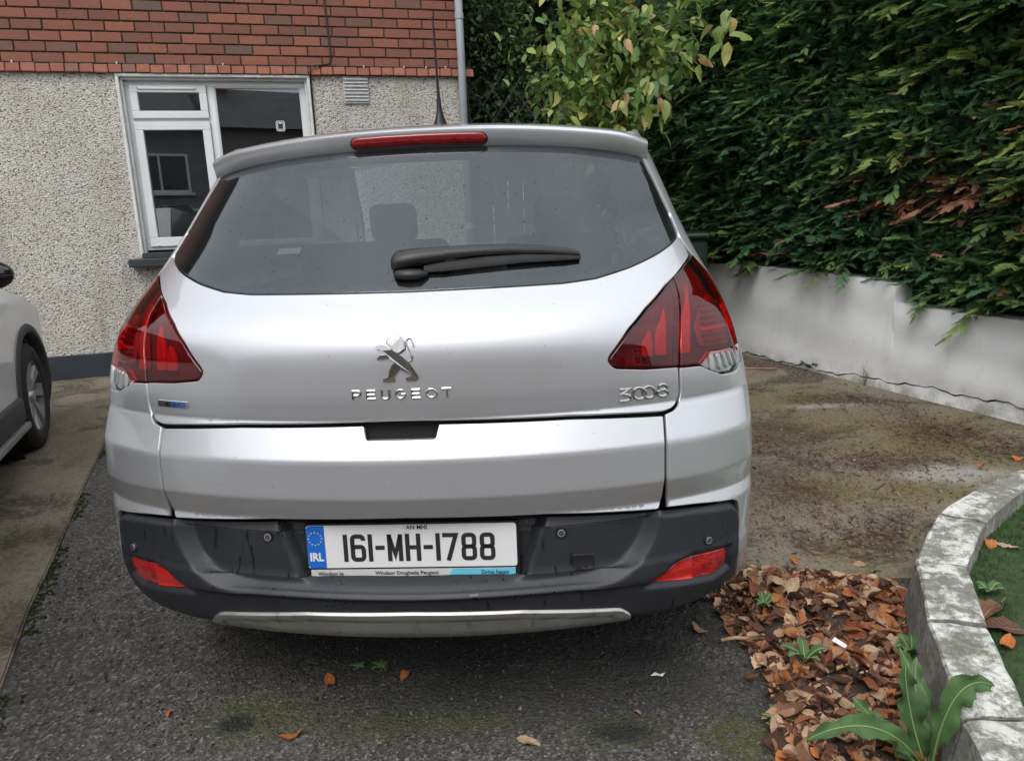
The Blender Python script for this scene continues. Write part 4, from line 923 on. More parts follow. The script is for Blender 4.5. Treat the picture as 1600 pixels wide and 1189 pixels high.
_f5 = {'B': [([(0, 0), (0, 1), (.7, 1), (.7, .5), (0, .5)], False), ([(0, 0), (.75, 0), (.75, .5)], False)], 'L': [([(0, 1), (0, 0), (.7, 0)], False)], 'U': [([(0, 1), (0, 0), (.75, 0), (.75, 1)], False)], 'E': [([(.7, 1), (0, 1), (0, 0), (.7, 0)], False), ([(0, .5), (.6, .5)], False)],
       'H': [([(0, 0), (0, 1)], False), ([(.7, 0), (.7, 1)], False), ([(0, .5), (.7, .5)], False)], 'D': [([(0, 0), (0, 1), (.5, 1), (.75, .7), (.75, .3), (.5, 0), (0, 0)], False)], 'i': [([(0, 0), (0, .7)], False), ([(0, .85), (0, 1)], False)]}
xx = -.6075
for chx in 'BLUEHDi':
    x_b = xx
    st = [([(x_b+p[0]*.0085+.63, p[1]*.0082-.0041) for p in q], c) for q, c in _f5[chx]]
    pl_ = on_body(0, .9025); st2 = [([(a-.63, b) for a, b in q], c) for q, c in st]
    glyph('badge_letter', st2, .0015, lambda a, b, l: pl_(a, b, l+.0036), MT['chrome'], hb, .0006)
    xx += .0118 if chx != 'i' else 0
# rampant animal emblem, traced as separate polished facets
def lp(px, py): return ((px-745)/7.27/ 619.*1.0, (435-py)/7.27/619.*1.06)
def facet(name, pts, parent, h0=.0, h1=.0042, ridge=.35, mat=None):
    pl_ = on_body(.0, 1.0165); q = [lp(*p) for p in pts]; c = np.mean(q, 0); n = len(q)
    V = [pl_(a, b, h0) for a, b in q]+[pl_(c[0]+(a-c[0])*(1-ridge*.35), c[1]+(b-c[1])*(1-ridge*.35), h1) for a, b in q]
    F = [(i, (i+1) % n, n+(i+1) % n, n+i) for i in range(n)]+[tuple(range(n, 2*n))]
    me = mesh(name, V, F, mat or MT['badge_chrome']); bm = bmesh.new(); bm.from_mesh(me); bmesh.ops.recalc_face_normals(bm, faces=bm.faces[:]); bm.to_mesh(me); bm.free()
    return link(name, me, parent)
body_ = facet('lion_badge', [(530, 325), (560, 302), (610, 308), (700, 352), (800, 410), (880, 480), (960, 600), (965, 625), (940, 650), (832, 650), (835, 622), (912, 598), (850, 570), (775, 535), (715, 600), (715, 658), (592, 658), (598, 628), (650, 612), (660, 560), (690, 500), (730, 470), (660, 425), (600, 355), (570, 345), (540, 348)], tail, ridge=0., h1=.0034)
for nm, q in (('emblem_head', [(632, 268), (680, 222), (740, 208), (800, 232), (842, 275), (850, 352), (800, 385), (765, 400), (715, 372), (685, 345), (690, 320), (660, 300), (640, 290)]),
              ('emblem_paw', [(530, 430), (570, 395), (645, 388), (690, 425), (655, 432), (580, 436), (545, 442)])):
    facet(nm, q, body_, ridge=.5, h1=.0046)
glyph('emblem_tail', [([lp(*p) for p in ((868, 470), (905, 450), (912, 415), (885, 355), (858, 310), (852, 270), (872, 250), (900, 255), (918, 285), (932, 330))], False)], .0034, on_body(0, 1.0165), MT['badge_chrome'], body_, .003, True)

# --- spoiler with the high brake lamp
SPX = np.linspace(-.655, .655, 61)
SEC = [(.610, 1.474), (.566, 1.488), (.542, 1.4965), (.534, 1.502), (.522, 1.522), (.511, 1.546), (.512, 1.5545), (.522, 1.5605), (.545, 1.5655), (.60, 1.5735), (.70, 1.584), (.74, 1.578)]
def spo(x, y, z):
    t = abs(x)/.634; e = max(0, (abs(x)-.52)/.135)
    return (x, y+.105*t**2.1+.02*e*e, z-.040*t**2.2-.012*e**3)
V, F = [], []; m = len(SEC)
for x in SPX:
    for (y, z) in SEC: V.append(spo(x, y, z))
for i in range(len(SPX)-1):
    for j in range(m-1): F.append((i*m+j, i*m+j+1, (i+1)*m+j+1, (i+1)*m+j))
F += [tuple(range(m)), tuple((len(SPX)-1)*m+k for k in range(m))[::-1]]
me = mesh('spoiler', V, F, PAINT, True); bm = bmesh.new(); bm.from_mesh(me); bmesh.ops.recalc_face_normals(bm, faces=bm.faces[:]); bm.to_mesh(me); bm.free(); me.set_sharp_from_angle(angle=R(35))
spoiler = link('spoiler', me, car)
def lamp_bar(name, x0, x1, zc_, hh_, out, mat, parent, n=36):
    V, F = [], []; k = 10
    xs = (x0+x1)/2+(x1-x0)/2*np.sin(np.linspace(-math.pi/2, math.pi/2, n))
    for x in xs:
        t = (x-(x0+x1)/2)/((x1-x0)/2); e = max(.05, math.sqrt(max(0, 1-max(0, (abs(t)-.90)/.10)**2))); 
        for j in range(k):
            a = math.pi*2*j/k; z = zc_+hh_*e*math.sin(a); y = np.interp(z, [1.4965, 1.502, 1.522, 1.546, 1.5545], [.542, .534, .522, .511, .512])-out*max(.0, math.cos(a))+(.006 if math.cos(a) < -.1 else 0)
            V.append(spo(x, y, z))
    for i in range(n-1):
        for j in range(k): F.append((i*k+j, i*k+(j+1) % k, (i+1)*k+(j+1) % k, (i+1)*k+j))
    F += [tuple(range(k)), tuple((n-1)*k+j for j in range(k))]
    me = mesh(name, V, F, mat, True); bm = bmesh.new(); bm.from_mesh(me); bmesh.ops.recalc_face_normals(bm, faces=bm.faces[:]); bm.to_mesh(me); bm.free()
    return link(name, me, parent)
bl_ = lamp_bar('brake_lamp', -.196, .196, 1.5285, .0185, .003, MT['plastic2'], spoiler)
lamp_bar('lamp_lens', -.192, .192, 1.5285, .0158, .006, MT['brake'], bl_)
for k in range(9):
    x = -.165+k*.0412; lamp_bar('lamp_cell', x-.015, x+.015, 1.5285, .0070, .0064, MT['brake_cell'], bl_, 8)

# --- roof, aerial
xs = np.linspace(-.64, .64, 25); ys = np.linspace(.70, 2.40, 25); V = []
for y in ys:
    for x in xs:
        t = abs(x)/.64; V.append((x, y+.10*t*t*(1-(y-.6)/1.8), 1.568+.030*math.sin(math.pi*min(1, (y-.70)/2.6))-.045*t**2.6-.03*max(0, (y-1.9)/.5)**2))
n_ = len(xs); roof = link('roof', mesh('roof', V, [(i*n_+j, i*n_+j+1, (i+1)*n_+j+1, (i+1)*n_+j) for i in range(24) for j in range(n_-1)], PAINT, True), car)
an = lathe('aerial', [(.030, 0), (.027, .010), (.017, .030), (.010, .06), (.0065, .10), (.0045, .16), (.0036, .30), (.003, .325), (0, .327)], MT['plastic2'], car, 14, 'Z', Matrix.Translation((.018, .86, 1.588)) @ Matrix.Rotation(R(4), 4, 'X') @ Matrix.Diagonal((.8, 1.5, 1, 1)))

# --- rear wiper
def srf(x, z, lift):
    w = float(wid(z)); u = math.asin(x/w)*2/math.pi; P, N = S(np.array([u]), np.array([z])); return Vector(P[0]+N[0]*lift)
def slug(name, path, hws, lifts, base, mat, parent):
    """a rounded bar lying on the glass: path (x, z), half widths, top and base lifts"""
    V, F = [], []; k = 8; n = len(path)
    for i, ((x, z), h_, l) in enumerate(zip(path, hws, lifts)):
        for j in range(k):
            a = math.pi*2*j/k; V.append(srf(x, z+h_*math.cos(a), base+(l-base)*(.5+.5*math.sin(a))))
    for i in range(n-1):
        for j in range(k): F.append((i*k+j, i*k+(j+1) % k, (i+1)*k+(j+1) % k, (i+1)*k+j))
    F += [tuple(range(k)), tuple((n-1)*k+j for j in range(k))]
    me = mesh(name, V, F, mat, True); bm = bmesh.new(); bm.from_mesh(me); bmesh.ops.recalc_face_normals(bm, faces=bm.faces[:]); bm.to_mesh(me); bm.free(); me.set_sharp_from_angle(angle=R(60))
    return link(name, me, parent)
wp = slug('rear_wiper', [(-.032, 1.205), (-.029, 1.206), (-.015, 1.209), (.02, 1.213), (.06, 1.2165), (.10, 1.219)], [.004, .014, .018, .0175, .0155, .0135], [.022, .034, .042, .042, .040, .038], .004, MT['plastic2'], car)
slug('wiper_pivot', [(-.024, 1.187), (-.016, 1.186), (.01, 1.184), (.04, 1.184), (.06, 1.187)], [.003, .010, .011, .010, .003], [.012, .022, .024, .022, .012], .0, MT['plastic2'], wp)
slug('wiper_arm', [(.10, 1.2195), (.18, 1.2225), (.26, 1.2235), (.34, 1.2200), (.40, 1.2150), (.433, 1.2115)], [.0128, .0110, .0100, .0088, .0070, .0045], [.038, .036, .033, .029, .024, .018], .012, MT['plastic2'], wp)
slug('wiper_blade', [(.05, 1.197), (.10, 1.201), (.20, 1.208), (.30, 1.2105), (.40, 1.2085), (.436, 1.2070)], [.008, .012, .013, .011, .008, .005], [.016, .018, .019, .019, .016, .012], .002, MT['rubber'], wp)

# --- door mirrors, front end, underbody, wheels, seats
for s in (1, -1):
    bm = bmesh.new(); bmesh.ops.create_uvsphere(bm, u_segments=16, v_segments=10, radius=1, matrix=Matrix.Translation((s*.945, 2.62, 1.075)) @ Matrix.Diagonal((.125, .075, .085, 1)))
    mo = bm_obj('door_mirror', bm, PAINT, car, True)
    box('mirror_glass', (s*.945-.10, 2.552, 1.02), (s*.945+.10, 2.564, 1.13), MT['gloss_black'], mo, .01, 2)
ag = np.linspace(-1, 1, 33); zg = np.linspace(.24, .945, 16); V = []
for z in zg:
    w = float(wid(min(z, .8)))+.012; tk = -.18*max(0, (.45-z)/.2)**2-.16*max(0, (z-.72)/.22)**2
    for a in ag: V.append((w*math.sin(a*math.pi/2), 3.86+(.42+tk)*math.cos(a*math.pi/2), z))
n_ = len(ag); link('front_end', mesh('front_end', V, [(i*n_+j, i*n_+j+1, (i+1)*n_+j+1, (i+1)*n_+j) for i in range(15) for j in range(n_-1)], PAINT, True), car)
V = []
for y in np.linspace(3.0, 4.12, 12):
    for x in np.linspace(-.84, .84, 17):
        t = abs(x)/.84; V.append((x, y-(.30*t**3 if y > 3.9 else .0), 1.05-.05*t**3-.09*((y-3.0)/1.12)**2.2))
link('bonnet', mesh('bonnet', V, [(i*17+j, i*17+j+1, (i+1)*17+j+1, (i+1)*17+j) for i in range(11) for j in range(16)], PAINT, True), car)
V = []
for k in range(9):
    t = k/8; y = 2.32+.88*t; z = 1.558-.53*t**1.05
    for x in np.linspace(-1, 1, 13): V.append((x*(.60+.17*t), y-.10*x*x*(1-.3*t)-.02, z-.02*x*x))
link('windscreen', mesh('windscreen', V, [(i*13+j, i*13+j+1, (i+1)*13+j+1, (i+1)*13+j) for i in range(8) for j in range(12)], lens_mat('windscreen_glass', (.82, .86, .84)), True), car)
box('underbody', (-.66, .26, .33), (.66, 3.9, .36), MT['void'], car, .02)
sil = box('silencer', (-.42, .34, .215), (.30, .62, .315), MT['alloy_dark'], car, .04, 3, True); tube('exhaust_pipe', [(-.30, .60, .26), (-.34, .9, .25), (-.1, 1.6, .24), (0, 2.8, .24)], .026, MT['alloy_dark'], sil)
tube('axle_beam', [(-.70, .78, .30), (.70, .78, .30)], .035, MT['alloy_dark'], car)
box('boot_floor', (-.72, .30, .62), (.72, 1.05, .64), MT['fabric'], car)
box('cabin_floor', (-.74, 1.05, .36), (.74, 3.1, .38), MT['fabric'], car)
box('dashboard', (-.72, 2.75, .60), (.72, 3.25, .98), MT['fabric'], car, .06, 3, True)
def wheel(parent, x, y, r, s, rw=.21, spokes=5, rimr=.215, name='wheel'):
    """s: outward side along x"""
    w_ = empty(name, (x, y, r), (0, 0, 0 if s > 0 else math.pi), parent)
    lathe('tyre', [(rimr-.012, -.09), (rimr+.004, -rw/2+.005), (r-.055, -rw/2), (r-.018, -rw/2+.012), (r, -rw/2+.035), (r, rw/2-.035), (r-.018, rw/2-.012), (r-.05, rw/2), (rimr+.008, rw/2-.006), (rimr-.006, rw/2-.016), (rimr-.012, rw/2-.05)], MT['rubber'], w_, 48)
    lathe('rim', [(rimr, rw/2-.012), (rimr-.010, rw/2-.016), (rimr-.022, rw/2-.045), (rimr-.03, -.05), (.0, -.045)], MT['alloy_dark'], w_, 48)
    for k in range(spokes):
        for d in ((-.13, .13) if spokes == 5 else (0,)):
            a0 = 2*math.pi*k/spokes; a1 = a0+d; V = []
            for (rr, aw, h_) in ((.03, .55, rw/2-.042), (.10, .17, rw/2-.030), (rimr-.012, .105 if spokes == 5 else .20, rw/2-.016)):
                a = a0+d*rr/rimr*1.2
                for q in (-aw, aw): V.append((h_, rr*math.cos(a+q), rr*math.sin(a+q)))
                for q in (-aw*1.1, aw*1.1): V.append((h_-.03, rr*math.cos(a+q), rr*math.sin(a+q)))
            F = []
            for i in (0, 4): F += [(i, i+1, i+5, i+4), (i, i+4, i+6, i+2), (i+1, i+3, i+7, i+5)]
            link('spoke', mesh('spoke', V, F+[(8, 9, 11, 10)], MT['alloy']), w_)
    lathe('hub_cap', [(.034, rw/2-.05), (.034, rw/2-.026), (.028, rw/2-.020), (0, rw/2-.018)], MT['alloy'], w_, 20)
    return w_
for (x, y) in ((.775, .76), (-.775, .76), (.775, 3.36), (-.775, 3.36)):
    wheel(car, x, y, .328, 1 if x > 0 else -1)
def seat(x, y, wd, dz=0., head=True):
    se = box('seat', (x-wd/2, y+.10, .42), (x+wd/2, y+.62, .60), MT['fabric'], car, .05, 3, True)
    bm = bmesh.new(); box_bm(bm, (-wd/2, -.06, 0), (wd/2, .06, .62), .05, 3, Matrix.Translation((x, y+.08, .56+dz)) @ Matrix.Rotation(R(12), 4, 'X')); bm_obj('backrest', bm, MT['fabric'], se, True, R(50))
    if not head: return
    bm = bmesh.new(); box_bm(bm, (-.115, -.045, 0), (.115, .045, .18), .04, 3, Matrix.Translation((x, y-.06, 1.165+dz)) @ Matrix.Rotation(R(8), 4, 'X')); bm_obj('headrest', bm, MT['fabric'], se, True, R(50))
for x in (-.40, .40): seat(x, 2.05, .52)
for x in (-.44, 0, .44): seat(x, 1.12, .44, -.12, x != 0)
# ================================================================== GARDEN WALL
W0 = np.array([1.9182, 5.8120]); WD = np.array([.41768, -.90859]); WN = np.array([-.90859, -.41768])       # start, direction towards the viewer, outward normal
def wpt(t, off=0., z=0.): p = W0+WD*t+WN*off; return (float(p[0]), float(p[1]), z)
def wg(t): return g(float((W0+WD*t)[1]))
gw = empty('garden_wall', wpt(0)); tag(gw, 'white painted rendered garden wall with a step in its top and a crack along its foot', 'wall')
gw.location = (0, 0, 0)
def crack_z(t): return wg(t)+np.interp(t, [-.4, .1, .8, 1.37, 1.72, 2.16, 4], [.02, .025, .038, .078, .098, .107, .12])+.008*math.sin(t*13)+.006*math.sin(t*31+1)+.004*math.sin(t*67)
ts = np.sort(np.concatenate([np.arange(-3.2, 4.4, .025), [1.3155, 1.3175, 1.3225, 1.3245]]))
def strip(name, zlo, zhi, off, mat, nz=10, back=.16):
    V, F = [], []; n = nz+1
    for t in ts:
        a, b = zlo(t), zhi(t)
        for k in range(n): V.append(wpt(t, off+.004*math.sin(t*3.1+k)+.003*math.sin(t*9), a+(b-a)*k/nz))
        V.append(wpt(t, -back, b)); V.append(wpt(t, -back, a))
    m = n+2
    for i in range(len(ts)-1):
        for k in range(m-1): F.append((i*m+k, (i+1)*m+k, (i+1)*m+k+1, i*m+k+1))
    F += [tuple(range(m)), tuple((len(ts)-1)*m+k for k in range(m))[::-1]]
    me = mesh(name, V, F, mat, True); bm = bmesh.new(); bm.from_mesh(me); bmesh.ops.recalc_face_normals(bm, faces=bm.faces[:]); bm.to_mesh(me); bm.free(); me.set_sharp_from_angle(angle=R(40))
    return link(name, me, gw)
def wtop(t): return np.interp(t, [-3.2, -.37, .08, .82, 1.318, 1.322, 1.67, 2.11, 4.4], [.95, .925, .923, .889, .847, .722, .701, .687, .60])
strip('wall_face', lambda t: crack_z(t)+.004, wtop, 0., MT['render_white'], 12)
strip('wall_footing', lambda t: wg(t)-.1, lambda t: crack_z(t)-.005-.003*math.sin(t*23), -.006, MT['render_white'], 5)
strip('crack_shadow', lambda t: crack_z(t)-.02, lambda t: crack_z(t)+.02, -.03, MT['soil'], 2)

# ================================================================== CONIFER HEDGE
def frond_base(seed, n=7):
    """flat feathery spray in its own xy plane, length 1 along +x"""
    r_ = np.random.default_rng(seed); V, T = [], []
    def leafl(p, ang, l, w, dz):
        d = np.array([math.cos(ang), math.sin(ang), 0]); s = np.array([-d[1], d[0], 0]); p = np.array(p); i = len(V)
        V.extend([p-s*w*.75, p+s*w*.75, p+d*l+[0, 0, dz]]); T.append((i, i+1, i+2))
    leafl((0, 0, 0), 0, 1.0, .040, -.10)
    for k in range(n):
        t = .10+.85*k/n; l = .46*(1-t*.75)*r_.uniform(.8, 1.2)
        for s in (1, -1):
            a = s*R(r_.uniform(28, 46)); b = (t, 0, -.08*t*t); leafl(b, a, l, .060, -.08*l+r_.uniform(-.03, .03))
            for q in (.48,):
                pb = np.array(b)+np.array([math.cos(a), math.sin(a), 0])*l*q; leafl(pb, a-s*R(34), l*.6*(1-q*.4), .055, r_.uniform(-.04, .03))
    return np.array(V), np.array(T)
FB = [frond_base(s) for s in range(5)]
def stamp(bases, M3, pos, scale, rnd, jit=None):
    """many copies of small meshes -> one vertex/triangle array; M3: (n,3,3) rows = local axes"""
    Vs, Ts, As = [], [], []; off = 0; n = len(pos); pick = rng.integers(0, len(bases), n)
    for b in range(len(bases)):
        id_ = np.nonzero(pick == b)[0]
        if not len(id_): continue
        V0, T0_ = bases[b]; V = np.einsum('vk,nkj->nvj', V0, M3[id_])*scale[id_][:, None, None]+pos[id_][:, None, :]
        Vs.append(V.reshape(-1, 3)); T = T0_[None]+(np.arange(len(id_))*len(V0))[:, None, None]+off; Ts.append(T.reshape(-1, 3)); off += len(id_)*len(V0)
        tip = V0[:, 0] if jit is None else V0[:, 0]*0
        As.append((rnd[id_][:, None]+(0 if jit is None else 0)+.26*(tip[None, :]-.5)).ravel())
    return np.concatenate(Vs), np.concatenate(Ts), np.clip(np.concatenate(As), 0, 1)
def axes(d, up):
    d = d/np.linalg.norm(d, axis=1, keepdims=True); s = np.cross(up, d); s /= np.maximum(np.linalg.norm(s, axis=1, keepdims=True), 1e-6); u = np.cross(d, s)
    return np.stack([d, s, u], 1)
WD3, WN3 = np.array([*WD, 0.]), np.array([*WN, 0.]); UP = np.array([0, 0, 1.])
MT['conifer'] = attr_mat('conifer_green', [(0, (.034, .095, .050)), (.30, (.075, .180, .082)), (.58, (.13, .255, .095)), (.82, (.23, .34, .10)), (1, (.36, .43, .13))], .55, .35, .38)
MT['dead'] = attr_mat('dead_conifer_brown', [(0, (.10, .038, .020)), (.5, (.27, .105, .055)), (1, (.42, .24, .17))], .8, .2)
def hedge_off(t, z):          # how far the face stands proud of the wall plane
    return .06+.07*np.sin(t*2.1+z*1.3)+.06*np.sin(t*4.7-z*3.1+1)-.04*(z-1.5)+.05*np.sin(z*7.3+t*1.1)-.10*np.exp(-((z-.85)/.28)**2)*(t < 1.32)
def bare(t, z): return np.exp(-(((t-1.45)/.48)**2+((z-1.42-.12*(t-1.45))/.20)**2))     # the thin, brown part
def plumes(n, tr, zr, dead=False):
    t = rng.uniform(*tr, n); z = rng.uniform(*zr, n); b = bare(t, z)
    keep = (rng.random(n) > b*1.05) if not dead else (rng.random(n) < b*1.2+.06)
    zl = np.interp(t, [-3.2, 1.24, 1.45, 4.4], [.95, .86, .70, .64]); keep &= z > zl+.07
    t, z = t[keep], z[keep]; n = len(t); off = hedge_off(t, z)+rng.uniform(-.22, .06, n)-(.03 if dead else 0)
    off = np.minimum(off, .40)
    root = (W0[None]+WD[None]*t[:, None]+WN[None]*(off-.18)[:, None]); root = np.concatenate([root, z[:, None]], 1)
    d = WN3[None]*rng.uniform(.35, .8, n)[:, None]-WD3[None]*rng.uniform(-.55, .95, n)[:, None]+UP[None]*rng.uniform(-.28, .34, n)[:, None]
    d /= np.linalg.norm(d, axis=1, keepdims=True); Lp = rng.uniform(.16, .34, n); tone = np.clip(rng.beta(2.2, 3.4, n)+.14*np.sin(t*1.9+z*2.7), 0, 1)
    tone = np.where(t > .9, tone+.16, tone+.05)
    P, Dd, Sc, Rn = [], [], [], []
    side = np.cross(UP, d); side /= np.linalg.norm(side, axis=1, keepdims=True)
    K = 15
    for k in range(K):
        f = (k+.5)/K; sg = 1 if k % 2 else -1
        base = root+d*(Lp*f)[:, None]+UP[None]*(-.22*Lp*f*f)[:, None]
        dd = d*(.55+.5*f)+side*(sg*(.85-.55*f)+rng.uniform(-.25, .25, n))[:, None]+UP[None]*(rng.uniform(-.30, .12, n)-.15*f)[:, None]
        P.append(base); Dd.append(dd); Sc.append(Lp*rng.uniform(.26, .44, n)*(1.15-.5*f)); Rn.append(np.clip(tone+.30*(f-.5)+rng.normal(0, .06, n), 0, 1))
    return np.concatenate(P), np.concatenate(Dd), np.concatenate(Sc), np.concatenate(Rn)
def np_cat(a, b): return tuple(np.concatenate(q) for q in zip(a, b))
hedge = empty('conifer_hedge', wpt(0, -.2, 0)); hedge.location = (0, 0, 0)
tag(hedge, 'tall dark green conifer hedge with a brown dead patch growing over the white garden wall', 'hedge')
def foliage(name, data, mat, parent):
    P, Dd, Sc, Rn = data; n = len(P); up = UP[None]+rng.normal(0, .35, (n, 3)); V, T, A = stamp(FB, axes(Dd, up), P, Sc, Rn)
    o = link(name, tri_mesh(name, V, T, mat, False, A), parent); tag(o, kind='stuff'); return o
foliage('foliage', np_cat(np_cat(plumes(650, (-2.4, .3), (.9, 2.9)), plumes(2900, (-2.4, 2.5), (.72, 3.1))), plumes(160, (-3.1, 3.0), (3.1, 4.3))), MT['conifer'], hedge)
def carpet(n):        # short growth close to the twigs, filling the gaps between the longer sprays
    t = rng.uniform(-2.5, 2.5, n); z = rng.uniform(.85, 3.1, n); k = (z > wtop(t)+.10) & (rng.random(n) > bare(t, z)*.9); t, z = t[k], z[k]; n = len(t)
    P = np.c_[W0[None]+WD[None]*t[:, None]+WN[None]*(-.13+.8*hedge_off(t, z)+rng.uniform(-.02, .08, n))[:, None], z]
    Dd = WN3[None]*rng.uniform(.2, .9, (n, 1))+WD3[None]*rng.normal(0, .7, (n, 1))+UP[None]*rng.normal(.05, .55, (n, 1)); return P, Dd, rng.uniform(.06, .12, n), np.clip(rng.normal(.34, .16, n), 0, 1)
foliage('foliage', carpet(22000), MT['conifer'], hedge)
foliage('dead_foliage', plumes(900, (.3, 2.5), (.9, 2.1), True), MT['dead'], hedge)
# dense twiggy inside of the hedge
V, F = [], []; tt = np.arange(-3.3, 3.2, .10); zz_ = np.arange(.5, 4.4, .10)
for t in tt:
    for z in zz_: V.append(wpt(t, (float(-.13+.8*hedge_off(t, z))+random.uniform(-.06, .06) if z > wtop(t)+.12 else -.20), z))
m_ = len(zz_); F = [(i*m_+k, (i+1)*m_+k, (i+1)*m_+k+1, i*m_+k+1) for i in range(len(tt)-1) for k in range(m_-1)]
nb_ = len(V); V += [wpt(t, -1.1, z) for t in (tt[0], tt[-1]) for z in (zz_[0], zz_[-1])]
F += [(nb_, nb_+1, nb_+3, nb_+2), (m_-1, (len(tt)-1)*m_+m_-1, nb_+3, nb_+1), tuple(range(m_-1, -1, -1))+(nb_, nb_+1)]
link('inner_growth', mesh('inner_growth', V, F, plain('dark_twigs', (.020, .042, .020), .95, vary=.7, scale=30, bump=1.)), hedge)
for k in range(9):
    t = -2.8+k*.68; x, y, _ = wpt(t, -.35); tube('trunk', [(x, y, g(y)-.05), (x+.03, y, 1.2), (x-.02, y+.03, 2.6), (x, y, 4.2)], [.06, .05, .04, .02], MT['soil'], hedge, 8)
V, F = [], []
for k in range(70):
    t = random.gauss(1.45, .42); z = random.gauss(1.42, .22); p = Vector(wpt(t, -.22, z)); d = Vector((*(WN*random.uniform(.3, 1)-WD*random.uniform(-.5, 1)), random.uniform(-.5, .3))).normalized()
    v, f = tube_data([p, p+d*.10, p+d*.2+Vector((0, 0, -.015))], [.005, .004, .002], 4, False); b = len(V); V += v; F += [tuple(b+i for i in q) for q in f]
tag(link('twig', mesh('twig', V, F, MT['dead_wood'] if 'dead_wood' in MT else plain('dead_twigs', (.15, .085, .055), .9)), hedge), kind='stuff')

# ================================================================== BROADLEAF TREE, SHRUB, TRELLIS, BIN
def leaf_mesh(name, mat, l=.1, w=.045, curl=.25, fold=.25, wave=.0, n=6, tip=1.0, seed=0):
    """one pointed leaf along +x: midrib folded, blade curled"""
    r_ = random.Random(seed); V, F = [], []
    for i in range(n+1):
        t = i/n; hw_ = w*.5*math.sin(math.pi*min(1, t*1.02)**.8)**.85*(1-.12*t) if 0 < i < n else 0.0008
        zc_ = -curl*l*t*t; wv = wave*l*math.sin(t*9+seed)
        V += [(l*t, hw_*(1+r_.uniform(-.1, .1)), zc_+fold*hw_+wv+r_.uniform(-1, 1)*.02*l), (l*t, 0, zc_), (l*t, -hw_*(1+r_.uniform(-.1, .1)), zc_+fold*hw_-wv+r_.uniform(-1, 1)*.02*l)]
    for i in range(n):
        a = 3*i; F += [(a, a+1, a+4, a+3), (a+1, a+2, a+5, a+4)]
    return mesh(name, V, F, mat, True)
def basis(d, roll=0., up=Vector((0, 0, 1))):
    d = Vector(d).normalized(); s = up.cross(d)
    if s.length < 1e-3: s = Vector((1, 0, 0))
    s.normalize(); u = d.cross(s); m = Matrix((d, s, u)).transposed(); return m @ Matrix.Rotation(roll, 3, 'X')
MT['bark'] = plain('grey_brown_bark', (.12, .095, .075), .9, vary=.35, scale=18, bump=.6)
TREEC = [(0, (.085, .175, .045)), (.28, (.155, .25, .060)), (.52, (.24, .32, .075)), (.72, (.37, .39, .11)), (.87, (.56, .47, .14)), (.96, (.60, .36, .19)), (1, (.56, .34, .22))]
MT['tree_leaf'] = objrand_mat('autumn_green_leaf', TREEC, .45, .4, .25, 25)
tree = empty('broadleaf_tree', (1.02, 6.15, g(6.15))); tag(tree, 'broadleaf tree with yellowing green leaves reaching over the car roof', 'tree')
def tl_(p): return Vector(p)-Vector((1.02, 6.15, g(6.15)))
tube('trunk', [tl_((1.02, 6.15, .18)), tl_((1.0, 6.1, 1.0)), tl_((.90, 6.0, 1.9)), tl_((.80, 5.9, 2.9)), tl_((.75, 5.8, 4.0))], [.055, .05, .04, .032, .015], MT['bark'], tree, 10)
TL = [leaf_mesh('leaf', MT['tree_leaf'], random.uniform(.10, .155), random.uniform(.050, .075), random.uniform(.1, .4), random.uniform(.1, .45), .02, 6, 1, s) for s in range(7)]
def pixpt(px, py, Z): d = _f+_r2*((px-800)/FPX)-_u2*((py-594.5)/FPX); return Vector((0, 0, CAMH))+d*Z
br = []
for (px, py, Z, s) in ((900, 30, 5.0, (.85, 5.95, 2.4)), (960, 90, 4.7, (.88, 5.98, 2.1)), (1000, 150, 4.5, (.90, 6.0, 1.9)), (1095, 30, 4.4, (.84, 5.95, 2.5)), (1080, 85, 4.4, (.85, 5.95, 2.4)), (930, 150, 4.7, (.90, 6.0, 1.8)), (880, 110, 5.1, (.89, 6.0, 2.0)), (990, 20, 4.6, (.83, 5.93, 2.6)), (900, 175, 5.0, (.95, 6.05, 1.5)), (960, -60, 4.8, (.79, 5.88, 3.1)), (1060, -80, 4.7, (.79, 5.87, 3.2)), (860, -70, 5.2, (.79, 5.88, 3.1))):
    a = Vector(s); b = pixpt(px, py, Z); m = (a+b)/2+Vector((random.uniform(-.06, .06), random.uniform(-.06, .06), .14)); pts = []
    for k in range(9):
        t = k/8; pts.append((1-t)**2*a+2*t*(1-t)*m+t*t*b)
    tube('branch', [tl_(p) for p in pts], [.013*(1-.8*k/8)+.002 for k in range(9)], MT['bark'], tree, 6); br.append(pts)
def add_leaf(p, d, meshes, parent, org, roll=None, sc_=1.):
    o = bpy.data.objects.new('leaf', random.choice(meshes)); COL.objects.link(o); o.parent = parent
    o.matrix_local = Matrix.Translation(Vector(p)-org) @ (basis(d, random.uniform(-.9, .9) if roll is None else roll) @ Matrix.Diagonal((sc_,)*3)).to_4x4(); return o
org = Vector((1.02, 6.15, g(6.15)))
for pts in br:
    for k in range(24):
        t = random.uniform(.30, 1.02)*8; i = min(7, int(t)); p = pts[i].lerp(pts[i+1], t-i); dirn = (pts[i+1]-pts[i]).normalized()
        off = Vector((random.gauss(0, .11), random.gauss(0, .11), random.gauss(-.02, .09)))
        d = dirn*.5+Vector((random.gauss(0, .6), random.gauss(-.25, .6), random.gauss(-.45, .4))); add_leaf(p+off, d, TL, tree, org)
TFILL = True
